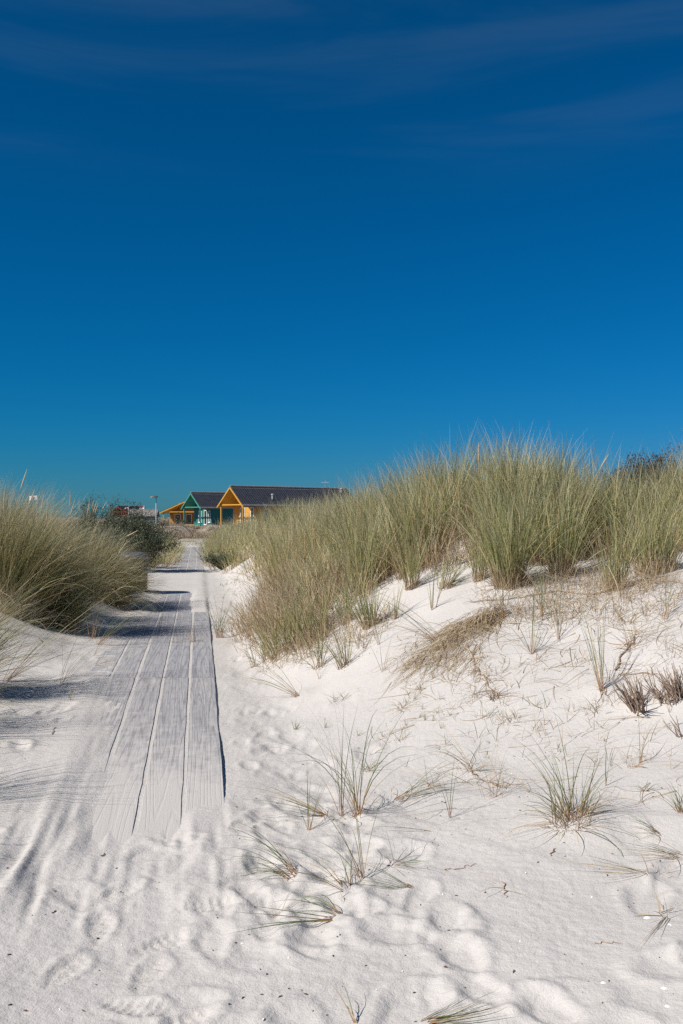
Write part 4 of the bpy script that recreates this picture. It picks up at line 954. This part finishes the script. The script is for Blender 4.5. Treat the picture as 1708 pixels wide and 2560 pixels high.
# ------------------------------------------------------------------ huts
def hut(o, u, label, hw, wallw, pitch, ridge, length, porch, wm, tm, windows=(), vents=(), side_windows=(), aerial=None, name='wooden_hut'):
    """x runs along the ridge away from the porch, y to the left of it, z up; everything in the hut's own axes"""
    t = empty(name, o, math.atan2(u[1], u[0])); tag(t, label, 'hut')
    W, T = M[wm], M[tm]; tp = math.tan(pitch); eave = ridge - hw * tp; wt = ridge - wallw * tp - .06
    def clad(name, pts_fn, n0, n1, mat):
        """lapped boards: each course leans out at its foot"""
        vs, fs = [], []
        z = 0.0
        while z < n1 - .02:
            z1 = min(z + .16, n1)
            a0, a1 = pts_fn(z), pts_fn(z1); out = n0
            b = len(vs)
            for (p, k) in ((a0, .022), (a1, .004)):
                for q in p: vs.append((q[0] + out[0] * k, q[1] + out[1] * k, z if p is a0 else z1))
            fs.append((b, b + 1, b + 3, b + 2))
            for q in a0: vs.append((q[0] + out[0] * .002, q[1] + out[1] * .002, z))
            fs.append((b, b + 4, b + 5, b + 1)); z = z1
        return mesh_obj(name, vs, fs, mat, t)
    def half(z): return min(wallw, max(.02, (ridge - .08 - z) / tp))
    L = length - .3
    clad('front_wall', lambda z: [(porch, half(z)), (porch, -half(z))], (-1, 0), ridge - .1, W)
    clad('back_wall', lambda z: [(L, -half(z)), (L, half(z))], (1, 0), ridge - .1, W)
    clad('side_wall', lambda z: [(porch, -wallw), (L, -wallw)], (0, -1), wt, W)
    clad('side_wall', lambda z: [(L, wallw), (porch, wallw)], (0, 1), wt, W)
    for sg in (-1, 1):
        # tiled slope: rolls along the ridge, one step per course
        sl = hw / math.cos(pitch); nc = int(length / .30); nr = int(sl / .34); sx = np.linspace(0, length, nc * 6 + 1)
        rows = []
        for r in range(nr):
            for (q, k) in ((0.0, 0.012), (0.97, 0.045)): rows.append(((r + q) * sl / nr, k))
        V = []
        for (q, k) in rows:
            n = k + .013 * np.abs(np.sin(sx * math.pi / .30)) ** .8
            V.append(np.stack([sx, sg * (q * math.cos(pitch) + n * math.sin(pitch)), ridge + .02 - q * math.sin(pitch) + n * math.cos(pitch)], -1))
        V = np.stack(V); m, n = V.shape[:2]; ix = np.arange(m * n).reshape(m, n)
        F = np.stack([ix[:-1, :-1], ix[1:, :-1], ix[1:, 1:], ix[:-1, 1:]], -1).reshape(-1, 4)
        mesh_obj('tiled_roof_slope', V.reshape(-1, 3), F, M['roof'], t)
        # painted soffit boards under it
        m = MB(); d = .05
        a = [(0.02, sg * .0, ridge - d), (0.02, sg * (hw - .01), eave - d + .01 * tp), (length - .02, sg * (hw - .01), eave - d + .01 * tp), (length - .02, 0, ridge - d)]
        b = [(p[0], p[1], p[2] + .045) for p in a]
        m.add(a + b, [(0, 1, 2, 3), (7, 6, 5, 4), (0, 4, 5, 1), (1, 5, 6, 2), (2, 6, 7, 3)]).build('soffit', T, t)
        m = MB().bar((-.025, sg * .015, ridge - .09), (-.025, sg * (hw + .02), eave - .09 - .02 * tp), .045, .14); m.build('barge_board', T, t)
        m = MB().bar((length + .025, sg * .015, ridge - .09), (length + .025, sg * (hw + .02), eave - .09 - .02 * tp), .045, .14); m.build('barge_board', T, t)
        MB().tube([(0.05, sg * (hw + .07), eave - .06), (length - .05, sg * (hw + .07), eave - .06)], .06, 8).build('gutter', M['darkmetal'], t)
        MB().box(.18, .32, sg * (wallw - .14) - .06, sg * (wallw - .14) + .06, 0, wt + .05).build('porch_post', T, t)
    MB().box(.17, .33, -wallw, wallw, wt - .06, wt + .06).build('tie_beam', T, t)
    MB().box(.05, porch, -wallw, wallw, -.25, .0).build('porch_deck', T, t)
    m = MB()
    for k in range(int(length / .4)):
        m.tube([(k * .4, 0, ridge + .075), (k * .4 + .385, 0, ridge + .095)], [.105, .125], 8)
    m.build('ridge_tiles', M['roof'], t)
    def window(p, yc, z0, z1, w, axis):
        """white frame with proud rails, dark pane, sill"""
        f = MB(); g = .07
        def bx(m, a0, a1, b0, b1, c0, c1):
            if axis == 'x': m.box(p + c0, p + c1, yc + a0, yc + a1, b0, b1)
            else: m.box(yc + a0, yc + a1, p + c0, p + c1, b0, b1)
        bx(f, -w / 2, -w / 2 + g, z0, z1, -.06, .0); bx(f, w / 2 - g, w / 2, z0, z1, -.06, .0)
        bx(f, -w / 2 + g, w / 2 - g, z1 - g, z1, -.06, .0); bx(f, -w / 2 + g, w / 2 - g, z0, z0 + g, -.06, .0)
        f = f.build('window', M['white'], t)
        m = MB(); bx(m, -w / 2 + g, w / 2 - g, z0 + g, z1 - g, -.035, -.025); m.build('pane', M['glass'], f)
        m = MB(); bx(m, -w / 2 - .05, w / 2 + .05, z0 - .05, z0 - .002, -.12, .0); m.build('sill', M['white'], f)
    for (yc, z0, z1, w) in windows: window(porch - .024, yc, z0, z1, w, 'x')
    for (xc, z0, z1, w) in side_windows: window(-wallw - .024, xc, z0, z1, w, 'y')
    for (x, b, hh) in vents:
        z = ridge - abs(b) * tp; v = MB().tube([(x, -b, z - .1), (x, -b, z + hh)], .075, 10).build('vent_pipe', M['steel'], t)
        MB().lathe([(.13, z + hh + .001), (.15, z + hh + .04), (.15, z + hh + .10), (.03, z + hh + .15)], 12, (x, -b)).build('vent_cap', M['steel'], v)
        MB().box(x - .16, x + .16, -b - .16, -b + .16, z + .0, z + .05).build('flashing', M['darkmetal'], v)
    if aerial:
        x = aerial; m = MB().tube([(x, 0, ridge), (x, 0, ridge + .95)], .018, 6)
        m.bar((x - .45, .1, ridge + .75), (x + .45, -.1, ridge + .75), .02, .02)
        for k in range(-3, 4): m.bar((x + k * .13, -.22 - .02 * k, ridge + .77), (x + k * .13, .22 - .02 * k, ridge + .77), .012, .012)
        m.build('aerial', M['steel'], t)
    return t
U = (.75, .66)
hut((-11.77, 105, -1.05), U, 'bright yellow hut with long dark tiled roof and open porch', 2.35, 2.1, R(41), 4.12, 16.6, 1.9, 'yellow', 'yellow_trim',
    windows=[(.3, .05, 1.95, .8), (-1.45, .05, 1.95, .55)], vents=[(4.45, 1.53, .50), (15.2, .5, .45)], side_windows=[(3.2, .8, 1.8, .6), (6.5, .8, 1.8, .9)], aerial=13.2)
hut((-20.0, 132, -1.2), U, 'dark green hut with tiled roof and open porch behind the bright yellow one', 2.35, 2.1, R(41), 4.25, 16.0, 1.9, 'green', 'green_trim',
    windows=[(.55, .35, 1.9, .75), (-.75, .05, 1.95, .65), (-1.65, .35, 1.9, .45)], vents=[(6, 1.2, .5)])
hut((-21.8, 143.8, -1.2), (.25, .97), 'ochre hut with low pitched gable, partly behind the dark green one', 4.85, 4.5, R(22.3), 3.70, 12, 2.8, 'ochre', 'yellow_trim',
    windows=[(3.2, .15, 1.5, .95), (1.45, .15, 1.5, .95)], vents=[(3.2, -3.1, .55), (3.6, -2.0, .5)])
hut((-45.0, 200, -1.4), (.35, .937), 'small red gabled hut far behind the grey green bush', 2.2, 1.95, R(27), 3.28, 9, 1.2, 'redwall', 'red', windows=[(0, .4, 1.5, .8)])
hut((-41.0, 192, -1.4), (1, .05), 'low hut with a long dark roof far behind the street lamp', 1.9, 1.7, R(33), 2.55, 5.6, .3, 'greywall', 'greywall', side_windows=[(2.5, .6, 1.2, .7)])

# ------------------------------------------------------------------ lamps, flags, bin
def lamp(px, py_top, d, label):
    x = (px - CX) * d / FPX; zt = (HY - py_top) * d / FPX; zb = float(gz(x, d)[0]); h = zt - zb
    t = empty('street_lamp', (x, d, zb)); tag(t, label, 'street lamp', 'lamp posts by the huts')
    MB().tube([(0, 0, -.1), (0, 0, h - .52)], .035, 10).build('lower_pole', M['steel'], t)
    MB().tube([(0, 0, h - .519), (0, 0, h - .06)], .026, 10).build('upper_pole', M['darkmetal'], t)
    m = MB(); vs, fs = [], []
    prof = [(.02, .0), (.55, -.02), (.9, -.06), (1.0, -.105), (.96, -.13)]
    for (q, z) in prof:
        for k in range(18):
            a = 2 * math.pi * k / 18; vs.append((-.14 + .28 * q * math.cos(a), .15 * q * math.sin(a), h + z + .02))
    for r in range(len(prof) - 1):
        for k in range(18): fs.append((r * 18 + k, (r + 1) * 18 + k, (r + 1) * 18 + (k + 1) % 18, r * 18 + (k + 1) % 18))
    fs.append(tuple(range(17, -1, -1))); fs.append(tuple(range(72, 90)))
    hd = m.add(vs, fs).build('lamp_head', M['darkmetal'], t)
    MB().add([(-.25 + .15 * math.cos(2 * math.pi * k / 14), .10 * math.sin(2 * math.pi * k / 14), h - .113 - .022 * j) for j in (0, 1) for k in range(14)],
             [tuple(range(14)), tuple(range(27, 13, -1))] + [(k, (k + 1) % 14, 14 + (k + 1) % 14, 14 + k) for k in range(14)]).build('diffuser', M['lampglass'], hd)
lamp(390.5, 1239.5, 70, 'tall street lamp with flat dark head left of the ochre hut')
lamp(276.5, 1261.5, 112, 'street lamp half hidden by seed spikes near the red hut')

def flag(px, py_top, d, fw, fh, bands, label, emblem=False):
    x = (px - CX) * d / FPX; zt = (HY - py_top) * d / FPX; zb = float(gz(x, d)[0]); t = empty('flag_pole', (x, d, zb)); tag(t, label, 'flag')
    h = zt - zb; MB().tube([(0, 0, -.1), (0, 0, h)], [.06, .04], 8).build('pole', M['white'], t)
    n = 14; z1 = h - .12
    def wave(s): return (.10 * math.sin(s * 7.0) * s, -.10 * s * s)
    cl = empty('cloth', (0, 0, 0)); cl.parent = t
    for b, mt in enumerate(bands):
        vs, fs = [], []
        for i in range(n + 1):
            s = i / n; wy, wz = wave(s)
            for j in (0, 1):
                for e in (-.006, .006): vs.append((-.045 - fw * s, wy + e, z1 - fh * (b + j) / len(bands) + wz))
        for i in range(n):
            p = i * 4; q = p + 4
            fs += [(p, p + 2, q + 2, q), (p + 1, q + 1, q + 3, p + 3)]
        MB().add(vs, fs).build('stripe', M[mt], cl)
    if emblem:
        for (s, zz, r, mt) in ((.45, .45, .17, 'flag_red'), (.62, .62, .14, 'flag_grey')):
            wy, wz = wave(s); vs = [(-.045 - fw * s + r * math.cos(2 * math.pi * k / 12), wy - .02 - .004 * e, z1 - fh * zz + wz + r * .7 * math.sin(2 * math.pi * k / 12)) for e in (0, 1) for k in range(12)]
            MB().add(vs, [tuple(range(12)), tuple(range(23, 11, -1))] + [(k, k + 12, 12 + (k + 1) % 12, (k + 1) % 12) for k in range(12)]).build('emblem', M[mt], cl)
flag(360.5, 1264, 175, .75, .46, ['flag_red', 'flag_white'], 'red over white flag flying left of the street lamp')
flag(321.5, 1265, 178, .62, .40, ['flag_blue', 'flag_white', 'flag_red'], 'small dark, white and red flag just above the bush')
flag(93, 1237, 150, 1.15, .62, ['flag_white'], 'white flag with a small red emblem above the left grass', True)

bx, by = -3.88, 18.5
bz = float(gz(bx, by)[0]) - .02
t = empty('litter_bin', (bx, by, bz)); tag(t, 'black barrel shaped bin half hidden by grass left of the planks', 'litter bin')
MB().lathe([(.262, 0), (.268, .03), (.272, .30), (.278, .31), (.278, .33), (.272, .34), (.272, .58)], 28).build('body', M['bin'], t, True)
MB().lathe([(.279, .581), (.285, .60), (.262, .665), (.20, .70), (.02, .71)], 28).build('lid', M['lid'], t, True)
MB().box(-.015, .015, -.02, .02, .70, .73).build('lid_knob', M['bin'], t)
st = MB(); a0 = R(-14)
vs = [(.276 * math.cos(a0 + k * R(5)), .276 * math.sin(a0 + k * R(5)), z) for z in (.02, .26) for k in range(4)]
st.add(vs, [(k, k + 1, k + 5, k + 4) for k in range(3)]).build('stripe', M['binred'], t)
